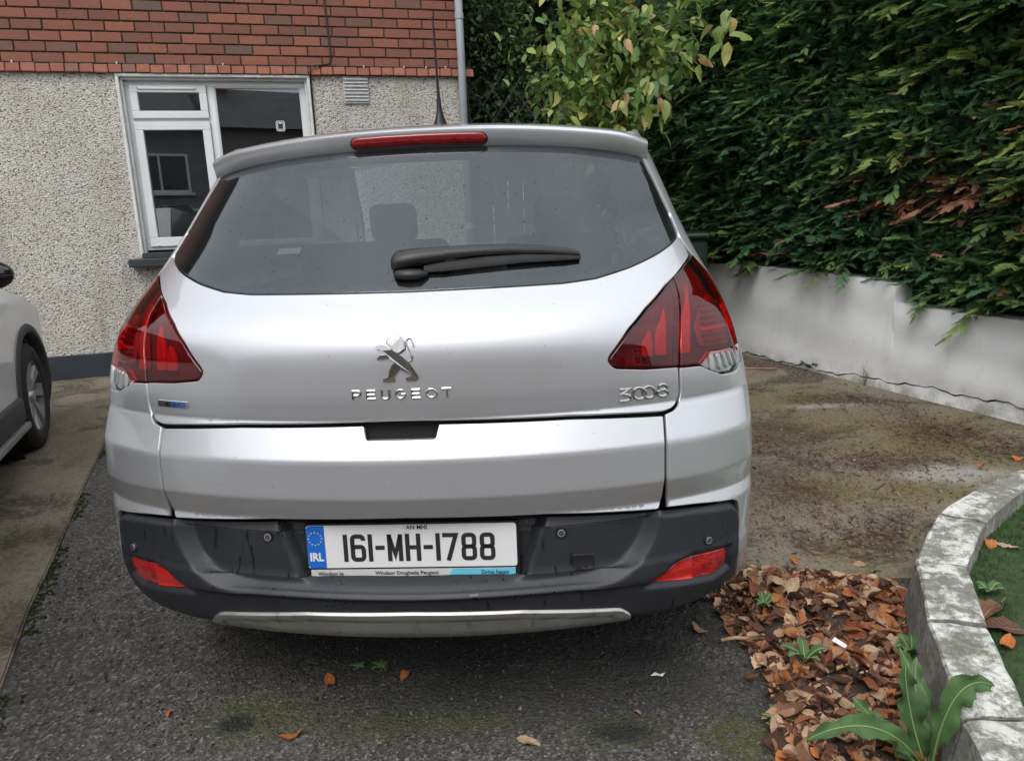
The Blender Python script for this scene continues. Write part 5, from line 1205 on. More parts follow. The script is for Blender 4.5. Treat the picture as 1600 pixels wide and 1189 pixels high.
for (px, py, Z) in ((1010, 128, 4.35), (1035, 150, 4.35), (1000, 175, 4.4), (1045, 175, 4.4), (1020, 120, 4.35), (1115, 50, 4.3), (1140, 20, 4.3), (1130, 60, 4.3), (1065, 95, 4.3), (1090, 100, 4.3)):
    for k in range(3): add_leaf(pixpt(px+random.uniform(-12, 12), py+random.uniform(-10, 10), Z), (random.gauss(0, .5), random.gauss(-.2, .4), -.8+random.gauss(0, .3)), TL, tree, org)

MT['shrub_leaf'] = attr_mat('shrub_leaf_green', [(0, (.030, .065, .028)), (.5, (.085, .155, .055)), (.85, (.17, .245, .085)), (1, (.50, .52, .38))], .5, .35, .2)
LB = []
for s in range(4):
    me = leaf_mesh('tmp', None, 1, .48, .2, .2, .02, 4, 1, s); V0 = np.array([v.co[:] for v in me.vertices]); T0_ = []
    for p in me.polygons: v = list(p.vertices); T0_ += [(v[0], v[1], v[2]), (v[0], v[2], v[3])]
    LB.append((V0, np.array(T0_))); bpy.data.meshes.remove(me)
def rnd_leaves(P, size, tone, mat, parent, name='foliage'):
    m = len(P); Dd = rng.normal(0, 1, (m, 3))+np.array([0, -.5, -.45]); V, T, A = stamp(LB, axes(Dd, UP[None]+rng.normal(0, .6, (m, 3))), P, rng.uniform(.7, 1.3, m)*size, np.clip(rng.normal(*tone, m), 0, 1), 1)
    return tag(link(name, tri_mesh(name, V, T, mat, True, A), parent), kind='stuff')
MT['tree_leaf_far'] = attr_mat('small_tree_leaf', TREEC, .5, .35, .25)
P = []
for pts in br:
    for k in range(95):
        t = random.uniform(.25, 1.0)*8; i = min(7, int(t)); q = pts[i].lerp(pts[i+1], t-i)+Vector((random.gauss(0, .12), random.gauss(.10, .12), random.gauss(-.03, .11))); P.append(q-org)
for k in range(620):
    q = pixpt(random.gauss(925, 48), random.gauss(105, 62), random.uniform(4.8, 5.4)); P.append(q-org)
rnd_leaves(np.array([p[:] for p in P]), .095, (.42, .22), MT['tree_leaf_far'], tree)
def core(parent, c, r3, org_, seed):
    bm = bmesh.new(); bmesh.ops.create_icosphere(bm, subdivisions=4, radius=1); r_ = random.Random(seed)
    for v in bm.verts: k = .56+.12*math.sin(v.co.x*5+seed)+.10*math.sin(v.co.y*7+v.co.z*4)+r_.uniform(-.06, .06); v.co = Vector((v.co.x*r3[0]*k, v.co.y*r3[1]*k, v.co.z*r3[2]*k))+Vector(c)-Vector(org_)
    return bm_obj('inner_growth', bm, MT['inner'], parent)
MT['inner'] = plain('dark_inner_twigs', (.014, .015, .010), .95, vary=.6, scale=25, bump=.8)
def shrub(name, label, centres, n, lsize, stems, org_, tone=(.5, .2)):
    sh = empty(name, org_); tag(sh, label, 'shrub'); O = Vector(org_)
    P = []
    for (c, r3, w) in centres:
        q = rng.normal(0, 1, (int(n*w), 3)); q /= np.linalg.norm(q, axis=1, keepdims=True); P.append(np.array(c)+q*np.array(r3)*rng.uniform(.45, 1.05, (len(q), 1)))
    P = np.concatenate(P)-np.array(O); m = len(P); Dd = rng.normal(0, 1, (m, 3))+np.array([0, -.5, -.2]); Rn = np.clip(rng.normal(*tone, m), 0, 1)
    V, T, A = stamp(LB, axes(Dd, UP[None]+rng.normal(0, .6, (m, 3))), P, rng.uniform(.7, 1.3, m)*lsize, Rn, 1)
    tag(link('foliage', tri_mesh('foliage', V, T, MT['shrub_leaf'], True, A), sh), kind='stuff')
    for (c, r3, w) in centres: core(sh, c, r3, org_, len(sh.children))
    for st in stems: tube('stem', [Vector(p)-O for p in st], [.016, .012, .008, .004][:len(st)], MT['bark'], sh, 6)
    return sh
gz = g(7.6)
shrub('background_hedge', 'tall dark mass of evergreen growth closing the view behind trellis and shrubs', [((-.6, 9.6, 2.6), (1.3, .6, 2.6), .4), ((.9, 9.8, 2.8), (1.4, .6, 2.9), .4), ((2.3, 9.4, 2.8), (1.3, .6, 2.9), .3)], 5000, .10, [[(.3, 9.8, gz), (.3, 9.8, 2.0), (.4, 9.7, 3.6)]], (.3, 9.8, gz), (.22, .15))
shrub('flowering_shrub', 'dark leafy shrub with pale flower sprays behind the trellis beside the downpipe', [((-.15, 7.75, 3.0), (.55, .35, .85), .7), ((.15, 7.75, 2.35), (.55, .3, .6), .45), ((-.05, 8.1, 3.9), (.6, .5, .6), .35)], 6500, .070, [[(.0, 8.0, gz), (.05, 7.9, 1.5), (.2, 7.8, 2.5), (.1, 7.7, 3.2)], [(.1, 8.0, gz), (.3, 7.85, 2.0), (.45, 7.7, 2.6), (.5, 7.6, 3.1)], [(.2, 8, gz), (.35, 7.8, 2.2), (.15, 7.6, 2.7), (-.2, 7.5, 2.9)]], (.0, 8.0, gz), (.62, .24))
shrub('tall_shrub', 'dense dark green shrub filling the gap between trellis and hedge', [((1.05, 8.0, 2.6), (.7, .5, 1.2), .5), ((.6, 8.6, 3.6), (1.2, .5, .9), .5), ((1.0, 7.4, 1.5), (.5, .4, .8), .3)], 5200, .09, [[(1.0, 8.1, gz), (1.0, 8.0, 1.8), (.8, 7.9, 2.8), (.7, 7.8, 3.3)], [(1.0, 8.1, gz), (1.2, 7.9, 1.7), (1.3, 7.8, 2.6), (1.3, 7.7, 3.2)]], (1.0, 8.1, gz), (.30, .18))
tr = empty('trellis_fence', (.45, 7.25, g(7.25))); tag(tr, 'weathered dark wooden trellis on a board fence behind the car', 'fence')
MT['old_wood'] = plain('weathered_dark_wood', (.055, .058, .050), .9, vary=.4, scale=25, bump=.5)
ft = 1.62
for k in range(16): box('board', (-1.15+k*.148, -.011, 0), (-1.15+k*.148+.140, .011, ft), MT['old_wood'], tr, .003)
for x in (-1.2, .0, 1.2): box('post', (x-.035, .012, 0), (x+.035, .085, 1.75), MT['old_wood'], tr, .004)
def lath(a, b, y):
    a, b = Vector(a), Vector(b); d = (b-a); m = Matrix.Translation((a+b)/2) @ basis(d).to_4x4(); bm = bmesh.new(); box_bm(bm, (-d.length/2, -.009, -.004), (d.length/2, .009, .004), 0, 1, m); bm_obj('lath', bm, MT['old_wood'], tr)
for k in range(-5, 13):
    x0 = -1.2+k*.20; 
    for s in (1, -1):
        a = [x0 if s > 0 else x0+.56, ft+.03]; b = [x0+.56 if s > 0 else x0, ft+.80]
        if max(a[0], b[0]) < -1.2 or min(a[0], b[0]) > 1.2: continue
        def clipx(p, q):
            if p[0] < -1.2: t = (-1.2-p[0])/(q[0]-p[0]); p = [-1.2, p[1]+t*(q[1]-p[1])]
            if p[0] > 1.2: t = (1.2-p[0])/(q[0]-p[0]); p = [1.2, p[1]+t*(q[1]-p[1])]
            return p
        a2, b2 = clipx(a, b), clipx(b, a); lath((a2[0], -.006*s, a2[1]), (b2[0], -.006*s, b2[1]), 0)
box('rail', (-1.2, -.02, ft+.002), (1.2, .02, ft+.04), MT['old_wood'], tr, .003)
bn = empty('wheeled_bin', (1.30, 5.75, g(5.75)+.0125), (0, 0, R(-12))); tag(bn, 'dark green wheeled bin half hidden behind the silver car by the wall', 'bin'); MT['bin'] = plain('dark_green_plastic', (.006, .024, .014), .5, vary=.15, bump=.1)
bm = bmesh.new(); r0 = [(-.20, -.22, .06), (.20, -.22, .06), (.20, .22, .06), (-.20, .22, .06)]; r1 = [(-.25, -.29, .95), (.25, -.29, .95), (.25, .29, .95), (-.25, .29, .95)]
vv = [bm.verts.new(p) for p in r0+r1]; [bm.faces.new([vv[i] for i in q]) for q in ((3, 2, 1, 0), (0, 1, 5, 4), (1, 2, 6, 5), (2, 3, 7, 6), (3, 0, 4, 7), (4, 5, 6, 7))]
bmesh.ops.bevel(bm, geom=bm.edges[:], offset=.02, segments=2, affect='EDGES'); bm_obj('body', bm, MT['bin'], bn, True, R(40)); box('lid', (-.27, -.32, .955), (.27, .33, 1.0), MT['bin'], bn, .02, 3, True); tube('handle', [(-.22, .36, .97), (.22, .36, .97)], .015, MT['bin'], bn)
for s in (-1, 1): lathe('wheel', [(0, -.02), (.09, -.02), (.10, 0), (.09, .02), (0, .02)], MT['rubber'], bn, 20, 'X', Matrix.Translation((s*.23, .22, .10)))

# ================================================================== WHITE CAR
wc = empty('white_car', (-2.7418, 4.0467, g(4.0467)+.018), (0, 0, R(22))); tag(wc, 'white car with black wheel-arch cladding, only its front right corner in view', 'car')
def wbody(y, z):        # right flank of the body, x outwards; origin at the front wheel's outer foot
    return .010-.10*max(0, (z-.75)/.28)**2.2-.30*max(0, (y-.50)/.55)**2.4-.03*max(0, (.40-z)/.2)**2
top = [(-3.3, .98), (-2.6, 1.0), (-.9, 1.02), (-.45, 1.0), (-.10, .965), (.25, .90), (.55, .80), (.75, .68), (.82, .52), (.82, .34)]
AY, AZ = .16, .30
def ztop(y): return float(np.interp(y, [p[0] for p in top], [p[1] for p in top]))
def flank(r_in):
    ol = [(y, z) for y, z in top]; bot = []
    for yc in (AY, AY-2.65):
        n = 20
        for k in range(n+1): t = math.pi*k/n-.02; bot.append((yc+r_in*math.cos(t), max(.24, AZ+r_in*math.sin(t))))
    return ol+[(.80, .30), (.66, .26)]+bot+[(-3.3, .26)]
def flat_fill(name, poly, hole_test, fn, mat, parent, step=.035):
    pts = []; 
    for i in range(len(poly)):
        a, b = Vector(poly[i]), Vector(poly[(i+1) % len(poly)]); k = max(1, int((b-a).length/step))
        for j in range(k): pts.append(a.lerp(b, j/k))
    nbd = len(pts); bd = np.array([(p.x, p.y) for p in pts]); G = np.stack(np.meshgrid(np.arange(bd[:, 0].min(), bd[:, 0].max(), step), np.arange(bd[:, 1].min(), bd[:, 1].max(), step)), -1).reshape(-1, 2)
    G = G[inpoly(G, bd)]; G = G[[np.min(np.linalg.norm(bd-q, axis=1)) > step*.5 for q in G]]; pts += [Vector(map(float, q)) for q in G]
    vs, es, fs, *_ = geometry.delaunay_2d_cdt(pts, [(i, (i+1) % nbd) for i in range(nbd)], [], 0, 1e-6); V2 = np.array([(v.x, v.y) for v in vs]); F = np.array([f for f in fs]); F = F[inpoly(V2[F].mean(1), bd)]
    me = mesh(name, [fn(a, b) for a, b in V2], F, mat, True); bm = bmesh.new(); bm.from_mesh(me); bmesh.ops.recalc_face_normals(bm, faces=bm.faces[:]); bm.to_mesh(me); bm.free(); return link(name, me, parent)
flat_fill('side_panel', flank(.385), None, lambda y, z: (wbody(y, z)-.02, y, z), MT['white'], wc)
V = []; ys = np.linspace(-.95, .82, 24); xs_ = np.linspace(0, 1, 16)
for y in ys:
    for q in xs_:
        x = wbody(y, ztop(y))-.02-q*1.62*(1 if y < .5 else 1-.25*((y-.5)/.35)**2); V.append((x, y+.10*math.sin(math.pi*q)*max(0, (y+.2)/1.0), ztop(y)+.07*math.sin(math.pi*q)**.7))
link('bonnet', mesh('bonnet', V, [(i*16+j, i*16+j+1, (i+1)*16+j+1, (i+1)*16+j) for i in range(23) for j in range(15)], MT['white'], True), wc)
V = []
for z in np.linspace(.26, .52, 6):
    for q in np.linspace(0, 1, 14): V.append((wbody(.82, z)-.02-q*1.2, .82+.12*math.sin(math.pi*q), z))
link('front_bumper', mesh('front_bumper', V, [(i*14+j, i*14+j+1, (i+1)*14+j+1, (i+1)*14+j) for i in range(5) for j in range(13)], MT['cladding'], True), wc)
def arch_ring(yc):
    V, F = [], []; n = 28
    for k in range(n+1):
        t = R(-14)+(math.pi+R(28))*k/n; 
        for (r_, dx) in ((.385, -.05), (.382, .006), (.395, .014), (.430, .012), (.440, -.004), (.440, -.03)):
            y, z = yc+r_*math.cos(t)*1.0, AZ+r_*math.sin(t); V.append((wbody(y, z)-.02+dx, y, max(.2, z)))
    for i in range(n):
        for j in range(5): F.append((i*6+j, i*6+j+1, (i+1)*6+j+1, (i+1)*6+j))
    return link('arch_cladding', mesh('arch_cladding', V, F, MT['cladding'], True), wc)
arch_ring(AY); arch_ring(AY-2.65)
box('sill_cladding', (-.10, AY-2.65+.40, .255), (.012, AY-.40, .385), MT['cladding'], wc, .02, 3, True)
box('side_step', (-.08, AY-2.65+.45, .215), (.03, AY-.42, .252), MT['alloy'], wc, .010, 2, True)
for yc in (AY, AY-2.65):
    bm = bmesh.new(); bmesh.ops.create_cone(bm, cap_ends=True, segments=32, radius1=.384, radius2=.384, depth=.30, matrix=Matrix.Translation((-.22, yc, AZ)) @ Matrix.Rotation(R(90), 4, 'Y'))
    for f in list(bm.faces):
        if f.normal.x > .9: bm.faces.remove(f)
    bm_obj('wheel_well', bm, MT['void'], wc)
for (x, y) in ((-.11, AY), (-.11, AY-2.65), (-1.62, AY), (-1.62, AY-2.65)): wheel(wc, x, y, .312, 1 if x > -.5 else -1, .215, 5 if False else 8, .212)
V, F = [], []
for i, (y, z, hw_) in enumerate(((-3.3, 1.0, .80), (-3.0, 1.45, .66), (-2.2, 1.62, .60), (-1.5, 1.58, .60), (-.75, 1.04, .76))):
    for q in (1, -1): V.append((-.87+q*hw_, y, z))
F = [(2*i, 2*i+1, 2*i+3, 2*i+2) for i in range(4)]; V += [(-.87+.80, -.75, 1.0), (-.87-.80, -.75, 1.0), (-.87+.82, -3.3, 1.0), (-.87-.82, -3.3, 1.0)]
F += [(0, 2, 4, 6, 8, 10, 12), (1, 13, 11, 9, 7, 5, 3)]; link('glasshouse', mesh('glasshouse', V, F, MT['gloss_black']), wc)
link('roof', mesh('roof', [(-.87+s*.61, y, z+.012) for (y, z) in ((-3.0, 1.45), (-2.2, 1.62), (-1.5, 1.58)) for s in (1, -1)], [(0, 1, 3, 2), (2, 3, 5, 4)], MT['white']), wc)
link('far_side', mesh('far_side', [(-1.70, -3.3, .25), (-1.70, .6, .25), (-1.70, .6, .85), (-1.70, -3.3, 1.0)], [(0, 1, 2, 3)], MT['white']), wc); box('underbody', (-1.66, -3.2, .2), (-.12, .6, .26), MT['void'], wc)
bm = bmesh.new(); bmesh.ops.create_uvsphere(bm, u_segments=16, v_segments=10, radius=1, matrix=Matrix.Translation((.08, -.80, 1.055)) @ Matrix.Diagonal((.11, .07, .07, 1))); dm = bm_obj('door_mirror', bm, MT['gloss_black'], wc, True)
tube('mirror_arm', [(-.06, -.78, 1.0), (.04, -.79, 1.02)], .02, MT['gloss_black'], dm)

# ================================================================== CURVED KERB WALL, LAWN
inn = [(2.75, 3.05), (2.10, 2.83), (1.863, 2.687), (1.52, 2.443), (1.265, 2.129), (1.117, 1.800), (.976, 1.414), (.86, 1.00), (.78, .50)]
outr = [(2.80, 2.86), (2.20, 2.70), (1.941, 2.603), (1.630, 2.349), (1.393, 2.074), (1.253, 1.760), (1.123, 1.409), (1.02, .97), (.95, .48)]
kw = empty('kerb_wall', (1.2, 2.0, 0)); kw.location = (0, 0, 0); tag(kw, 'low curved kerb of whitewashed concrete blocks edging the lawn', 'kerb')
for i in range(len(inn)-1):
    a, b, c, d = (Vector((*p, 0)) for p in (inn[i], inn[i+1], outr[i+1], outr[i])); s1 = (b-a).normalized()*.006; a, b = a+s1, b-s1; s2 = (c-d).normalized()*.006; d, c = d+s2, c-s2
    bm = bmesh.new(); n = 7; m = 4; grid_ = []
    hz = .200+random.uniform(-.006, .006); tl1, tl2 = random.uniform(-.006, .006), random.uniform(-.006, .006)
    for iu in range(n):
        u = iu/(n-1); row = []
        prof = [(0, 0, -.05), (0, 0, .10), (0, 0, .5)]
        pa, pd = a.lerp(b, u), d.lerp(c, u); z0 = g(pa.y)
        ins_ = (pd-pa).normalized()
        for (f_, z) in ((-.030, -.05), (-.022, .06), (-.008, .13), (0., hz-.007), (.006, hz-.001)): row.append((pa+ins_*f_, z))
        for q in (.2, .4, .6, .8): row.append((pa.lerp(pd, q), hz+.003*math.sin(q*7+i)))
        for (f_, z) in ((-.006, hz-.001), (0, hz-.007), (.004, .12), (.006, -.02)): row.append((pd+ins_*f_, z))
        nr = len(row); dn = .010*(max(0, abs(u-.5)-.42)/.08)**2
        grid_.append([bm.verts.new((p.x+random.uniform(-1, 1)*.0018, p.y+random.uniform(-1, 1)*.0018, z0+z+(tl1*(u-.5)+random.uniform(-1, 1)*.0016 if z > .1 else 0)-(dn if z > .15 else 0))) for p, z in row])
    for iu in range(n-1):
        for k in range(len(grid_[0])-1): bm.faces.new((grid_[iu][k], grid_[iu+1][k], grid_[iu+1][k+1], grid_[iu][k+1]))
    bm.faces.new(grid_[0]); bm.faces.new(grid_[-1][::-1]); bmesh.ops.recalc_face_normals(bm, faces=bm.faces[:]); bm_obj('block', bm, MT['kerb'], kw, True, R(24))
    e, f = Vector((*inn[i+1], 0)), Vector((*outr[i+1], 0)); bm = bmesh.new(); dirn = (f-e).normalized(); zz0 = g(e.y)
    mtx = Matrix.Translation(((e+f)/2+Vector((0, 0, zz0+.09)))) @ basis(dirn).to_4x4(); box_bm(bm, (-(f-e).length/2+.01, -.011, -.10), ((f-e).length/2-.012, .011, .094), .006, 2, mtx)
    for v in bm.verts: v.co += Vector((random.uniform(-1, 1), random.uniform(-1, 1), random.uniform(-1, .4)))*.004
    bm_obj('mossy_joint', bm, MT['moss'], kw, True)
lawn_poly = outr[::-1]+[(6, 3.0), (6, .3)]
V = [(x, y, g(y)+.135) for x, y in lawn_poly]; tag(link('lawn', mesh('lawn', V, [tuple(range(len(V)))[::-1]], plain('lawn_soil', (.030, .055, .016), .95, vary=.5, scale=18, bump=.8))), kind='structure')
lp_ = np.array(lawn_poly); n = 60000; Q = np.stack([rng.uniform(1.0, 2.9, n), rng.uniform(.9, 3.0, n)], 1); Q = Q[inpoly(Q, lp_)]; n = len(Q); gzv = np.maximum(0, SL*(Q[:, 1]-GY0))+.130
ang = rng.uniform(0, 2*np.pi, n); h_ = rng.uniform(.012, .030, n); ln = rng.normal(0, .45, (n, 2)); bw = .0016
V = np.zeros((n, 3, 3)); V[:, 0] = np.c_[Q[:, 0]-bw*np.cos(ang), Q[:, 1]-bw*np.sin(ang), gzv]; V[:, 1] = np.c_[Q[:, 0]+bw*np.cos(ang), Q[:, 1]+bw*np.sin(ang), gzv]; V[:, 2] = np.c_[Q+ln*h_[:, None], gzv+h_]
MT['grass'] = attr_mat('short_grass', [(0, (.020, .055, .016)), (.5, (.035, .095, .024)), (.85, (.060, .130, .030)), (1, (.17, .16, .06))], .6, .3, .2)
tag(link('grass', tri_mesh('grass', V.reshape(-1, 3), np.arange(n*3).reshape(-1, 3), MT['grass'], False, np.repeat(np.clip(rng.normal(.45, .2, n)+.30*np.sin(Q[:, 0]*9+Q[:, 1]*4)*np.sin(Q[:, 1]*11-Q[:, 0]*3), 0, 1), 3))), 'short green lawn grass inside the curved kerb', 'grass', kind='stuff')

# ================================================================== FALLEN LEAVES
pile = np.array([(.66, 2.18), (.80, 2.42), (1.02, 2.37), (1.30, 2.30), (1.27, 2.13), (1.13, 1.80), (.99, 1.45), (.90, 1.15), (.66, 1.10), (.60, 1.50), (.70, 1.87)])
LEAFC = [(0, (.055, .030, .022)), (.14, (.13, .060, .038)), (.26, (.23, .105, .060)), (.38, (.36, .200, .120)), (.50, (.50, .33, .21)), (.58, (.56, .40, .26)), (.68, (.42, .150, .052)), (.80, (.54, .215, .070)), (.90, (.33, .095, .042)), (1, (.16, .055, .036))]
MT['litter'] = objrand_mat('dry_leaf', LEAFC, .6, .35, .12, 6, True); MT['litter_at'] = attr_mat('dry_leaf_litter', LEAFC, .7, .25, .1)
def dry_leaf(name, seed, mat, lobes=0):
    r_ = random.Random(seed); l = 1.; n = 8; V, F = [], []; cx_, cw_ = r_.uniform(-1.1, 1.1), r_.uniform(.1, 1.2); wd = r_.uniform(.42, .66)
    for i in range(n+1):
        t = i/n; hw_ = wd*.5*math.sin(math.pi*min(1, t*1.02)**.85)**.8 if 0 < i < n else .012
        if lobes and 0 < i < n: hw_ *= (1.15 if i % 2 else .86)
        bend = cx_*.35*(t-.5)**2*2+r_.uniform(-.03, .03)
        for j, s in enumerate((-1, -.5, 0, .5, 1)): V.append((l*(t-.5), s*hw_*(1+r_.uniform(-.04, .04)), bend+cw_*hw_*(abs(s)**1.6)*(1+.3*s)*.9+r_.uniform(-1, 1)*.012+.03*math.sin(t*8+s*2+seed)))
    for i in range(n):
        for j in range(4): a = i*5+j; F.append((a, a+1, a+6, a+5))
    V += [(-.5, .012, 0), (-.5, -.012, 0), (-.72, .006, .02), (-.72, -.006, .02)]; b = len(V)-4; F.append((b, b+1, b+3, b+2))
    return mesh(name, V, F, mat, True)
DL = [dry_leaf('fallen_leaf', s, MT['litter'], s % 4 == 3) for s in range(12)]
MT['orange_leaf'] = objrand_mat('orange_dead_leaf', [(0, (.62, .20, .05)), (1, (.52, .15, .04))], .6, .3, .15, 6, True); MT['tan_leaf'] = objrand_mat('tan_dead_leaf', [(0, (.58, .42, .26)), (1, (.52, .36, .22))], .6, .3, .15, 6, True)
OL = [dry_leaf('fallen_leaf', 20+s_, MT['orange_leaf'], s_ == 1) for s_ in range(3)]; TN = [dry_leaf('fallen_leaf', 30, MT['tan_leaf'])]
def heap_h(x, y):
    d = float(sdf(np.array([x/KU]), np.array([y]), pile/np.array([KU, 1.]))[0]); return .055*min(1, max(0, d)/.16)*(.8+.2*math.sin(x*23+y*17))
def put_leaf(x, y, z, s, tilt=.5, me=None, rz=None):
    o = bpy.data.objects.new('fallen_leaf', me or random.choice(DL)); COL.objects.link(o); o.location = (x, y, z); o.scale = (s, s, s)
    o.rotation_euler = (random.gauss(0, tilt)+(math.pi if random.random() < .3 else 0), random.gauss(0, tilt), random.uniform(0, 6.28) if rz is None else rz); return o
n = 2600; Q = np.stack([rng.uniform(.58, 1.32, n), rng.uniform(1.1, 2.45, n)], 1); Q = Q[inpoly(Q, pile+rng.normal(0, .01, pile.shape))]
LB2 = []
for me in DL:
    V0 = np.array([v.co[:] for v in me.vertices]); T0_ = []
    for p in me.polygons: v = list(p.vertices); T0_ += [(v[0], v[1], v[2]), (v[0], v[2], v[3])]
    LB2.append((V0, np.array(T0_)))
hh_ = np.array([heap_h(*q) for q in Q]); P = np.c_[Q, np.maximum(0, SL*(Q[:, 1]-GY0))+hh_*rng.uniform(.0, .85, len(Q))+.012]
m = len(P); V, T, A = stamp(LB2, axes(rng.normal(0, 1, (m, 3))*np.array([1, 1, .35]), UP[None]+rng.normal(0, .4, (m, 3))), P, rng.uniform(.035, .075, m), np.clip(rng.beta(1.6, 2.2, m), 0, 1), 1)
tag(link('leaf_litter', tri_mesh('leaf_litter', V, T, MT['litter_at'], True, A)), 'deep layer of dry brown leaves heaped between the silver car and the kerb', 'leaves', kind='stuff')
bed = [(x, y, g(y)+.003+.7*heap_h(x, y)) for x, y in [(a, b) for b in np.linspace(1.1, 2.45, 40) for a in np.linspace(.56, 1.34, 24)]]
F = [(i*24+j, i*24+j+1, (i+1)*24+j+1, (i+1)*24+j) for i in range(39) for j in range(23) if inpoly(np.array([bed[i*24+j][:2]]), pile)[0]]
tag(link('soil_bed', mesh('soil_bed', bed, F, MT['soil'], True)), kind='structure')
cnt = 0
while cnt < 285:
    x, y = random.uniform(.58, 1.32), random.uniform(1.35, 2.46)
    if random.random() < .45: x, y = x+random.gauss(0, .05), y+random.gauss(0, .04)
    if not inpoly(np.array([(x, y)]), pile)[0] and (random.random() > .32 or x > 1.0+.28*(y-1.35) or np.min(np.linalg.norm(pile-(x, y), axis=1)) > .16): continue
    o = put_leaf(x, y, g(y)+heap_h(x, y)+random.uniform(.008, .022), random.choice((.04, .05, .055, .06, .07, .085))*random.uniform(.9, 1.1), .42); tag(o, 'dry brown fallen leaf on top of the heap between silver car and kerb', 'leaf', 'leaves on top of the heap'); cnt += 1
for (x, y, s, lb, k) in ((-.57, 1.894, .062, 'orange curled leaf on the asphalt below the left end of the steel bumper trim', 2), (-.624, 1.679, .060, 'broad orange leaf on mossy asphalt at the bottom left of the picture', 5), (.004, 1.626, .058, 'pale tan leaf lying alone on the asphalt at the bottom middle', 1), (-.351, 1.915, .035, 'small red-orange leaf beside the weed under the bumper', 7), (-1.001, 1.793, .026, 'tiny orange leaf on bare asphalt far left of the car', 4), (.30, 1.72, .022, 'tiny brown leaf scrap beside the dark moss patch on the asphalt', 3),
                         (-2.45, 4.72, .08, 'orange leaf on the concrete path near the house plinth', 6), (1.63, 2.31, .075, 'red-brown leaf on the lawn just inside the kerb bend', 8), (1.66, 2.28, .06, 'pale brown leaf on the lawn beside the red-brown one', 9), (1.36, 1.90, .125, 'large brown lobed leaf on the lawn against the kerb', 3), (1.33, 1.82, .12, 'crumpled dark brown leaf on the lawn behind the large lobed one', 7), (1.30, 1.74, .07, 'small red leaf on the lawn beside the crumpled brown leaves', 11), (1.60, 2.06, .05, 'pale buff leaf on the open lawn at the right edge', 1), (2.21, 3.247, .045, 'pink-red leaf on the concrete beside the far end of the kerb', 6), (2.45, 3.35, .05, 'orange leaf on the concrete by the far end of the kerb', 4), (2.45, 3.75, .05, 'yellow leaf among brown debris at the foot of the white wall', 2)):
    z = g(y)+(.150 if x > 1.25 and y < 2.9 and x < 1.8 else .030 if x > 1.8 or x < -2 else .008)
    o = put_leaf(x, y, z, s*1.15, .18, TN[0] if ('tan' in lb or 'buff' in lb or 'pale' in lb) else OL[k % 3] if ('orange' in lb or 'red' in lb) else DL[k]); tag(o, lb, 'leaf')
# debris swept over the concrete: needles, crumbs, twigs
cl = [(1.452, 3.776, .30, .22, 420), (1.82, 3.40, .22, .12, 420), (2.324, 3.773, .20, .18, 520), (1.50, 2.62, .25, .14, 260), (2.55, 3.45, .22, .12, 420), (2.05, 4.45, .18, .12, 200), (1.15, 3.2, .25, .30, 260), (1.25, 2.75, .3, .2, 220), (2.35, 4.2, .12, .35, 260), (1.7, 4.6, .35, .3, 200), (1.05, 4.2, .2, .4, 200), (1.95, 3.05, .25, .12, 160)]
P = np.concatenate([np.c_[rng.normal(a, s, n), rng.normal(b, s2, n)] for a, b, s, s2, n in [(q[0], q[1], q[2], q[3], q[4]*5) for q in cl]]); P = P[(P[:, 1] > 2.45) & ((P-W0)@WN > .03) & (P[:, 0] > .75)]
ki = np.array(inn); P = P[P[:, 1] > np.interp(P[:, 0], ki[::-1, 0], ki[::-1, 1])+.03]; m = len(P); P3 = np.c_[P, np.maximum(0, SL*(P[:, 1]-GY0))+.0165]
V, T, A = stamp([(np.array([(0, -.07, 0), (0, .07, 0), (.5, .10, .06), (.5, -.10, .06), (1, 0, 0)]), np.array([(0, 1, 2), (0, 2, 3), (3, 2, 4)]))], axes(rng.normal(0, 1, (m, 3))*np.array([1, 1, .12]), UP[None]+rng.normal(0, .3, (m, 3))), P3, rng.gamma(2.0, .0042, m)+.004, np.clip(rng.beta(1.2, 6, m), 0, 1), 1)
tag(link('needle_debris', tri_mesh('needle_debris', V, T, MT['litter_at'], False, A)), 'brown needles and leaf crumbs scattered over the mossy concrete', 'debris', kind='stuff')
# loose grit on the asphalt
n = 9500; Q = np.stack([rng.uniform(-1.9, .75, n), 1.35+rng.beta(1.2, 2.2, n)*2.4], 1); sx = np.array([s[0] for s in seam]); sy = np.array([s[1] for s in seam]); Q = Q[Q[:, 0] > np.interp(Q[:, 1], sy, sx)+.03]; m = len(Q)
oc = (np.array([(1, 0, 0), (-1, 0, 0), (0, 1, 0), (0, -1, 0), (0, 0, .7), (0, 0, -.4)], float)*.5, np.array([(0, 2, 4), (2, 1, 4), (1, 3, 4), (3, 0, 4), (2, 0, 5), (1, 2, 5), (3, 1, 5), (0, 3, 5)]))
V, T, A = stamp([oc], axes(rng.normal(0, 1, (m, 3)), UP[None]+rng.normal(0, .4, (m, 3))), np.c_[Q, np.maximum(0, SL*(Q[:, 1]-GY0))+.001], rng.gamma(2.5, .0022, m)+.0025, np.clip(rng.beta(2, 3.2, m), 0, 1), 1)
tag(link('loose_grit', tri_mesh('loose_grit', V, T, attr_mat('grit_stone', [(0, (.03, .03, .03)), (.5, (.10, .097, .09)), (.85, (.20, .19, .175)), (1, (.42, .40, .37))], .85, .2), False, A)), 'loose grit and small stones on the asphalt drive', 'grit', kind='stuff')

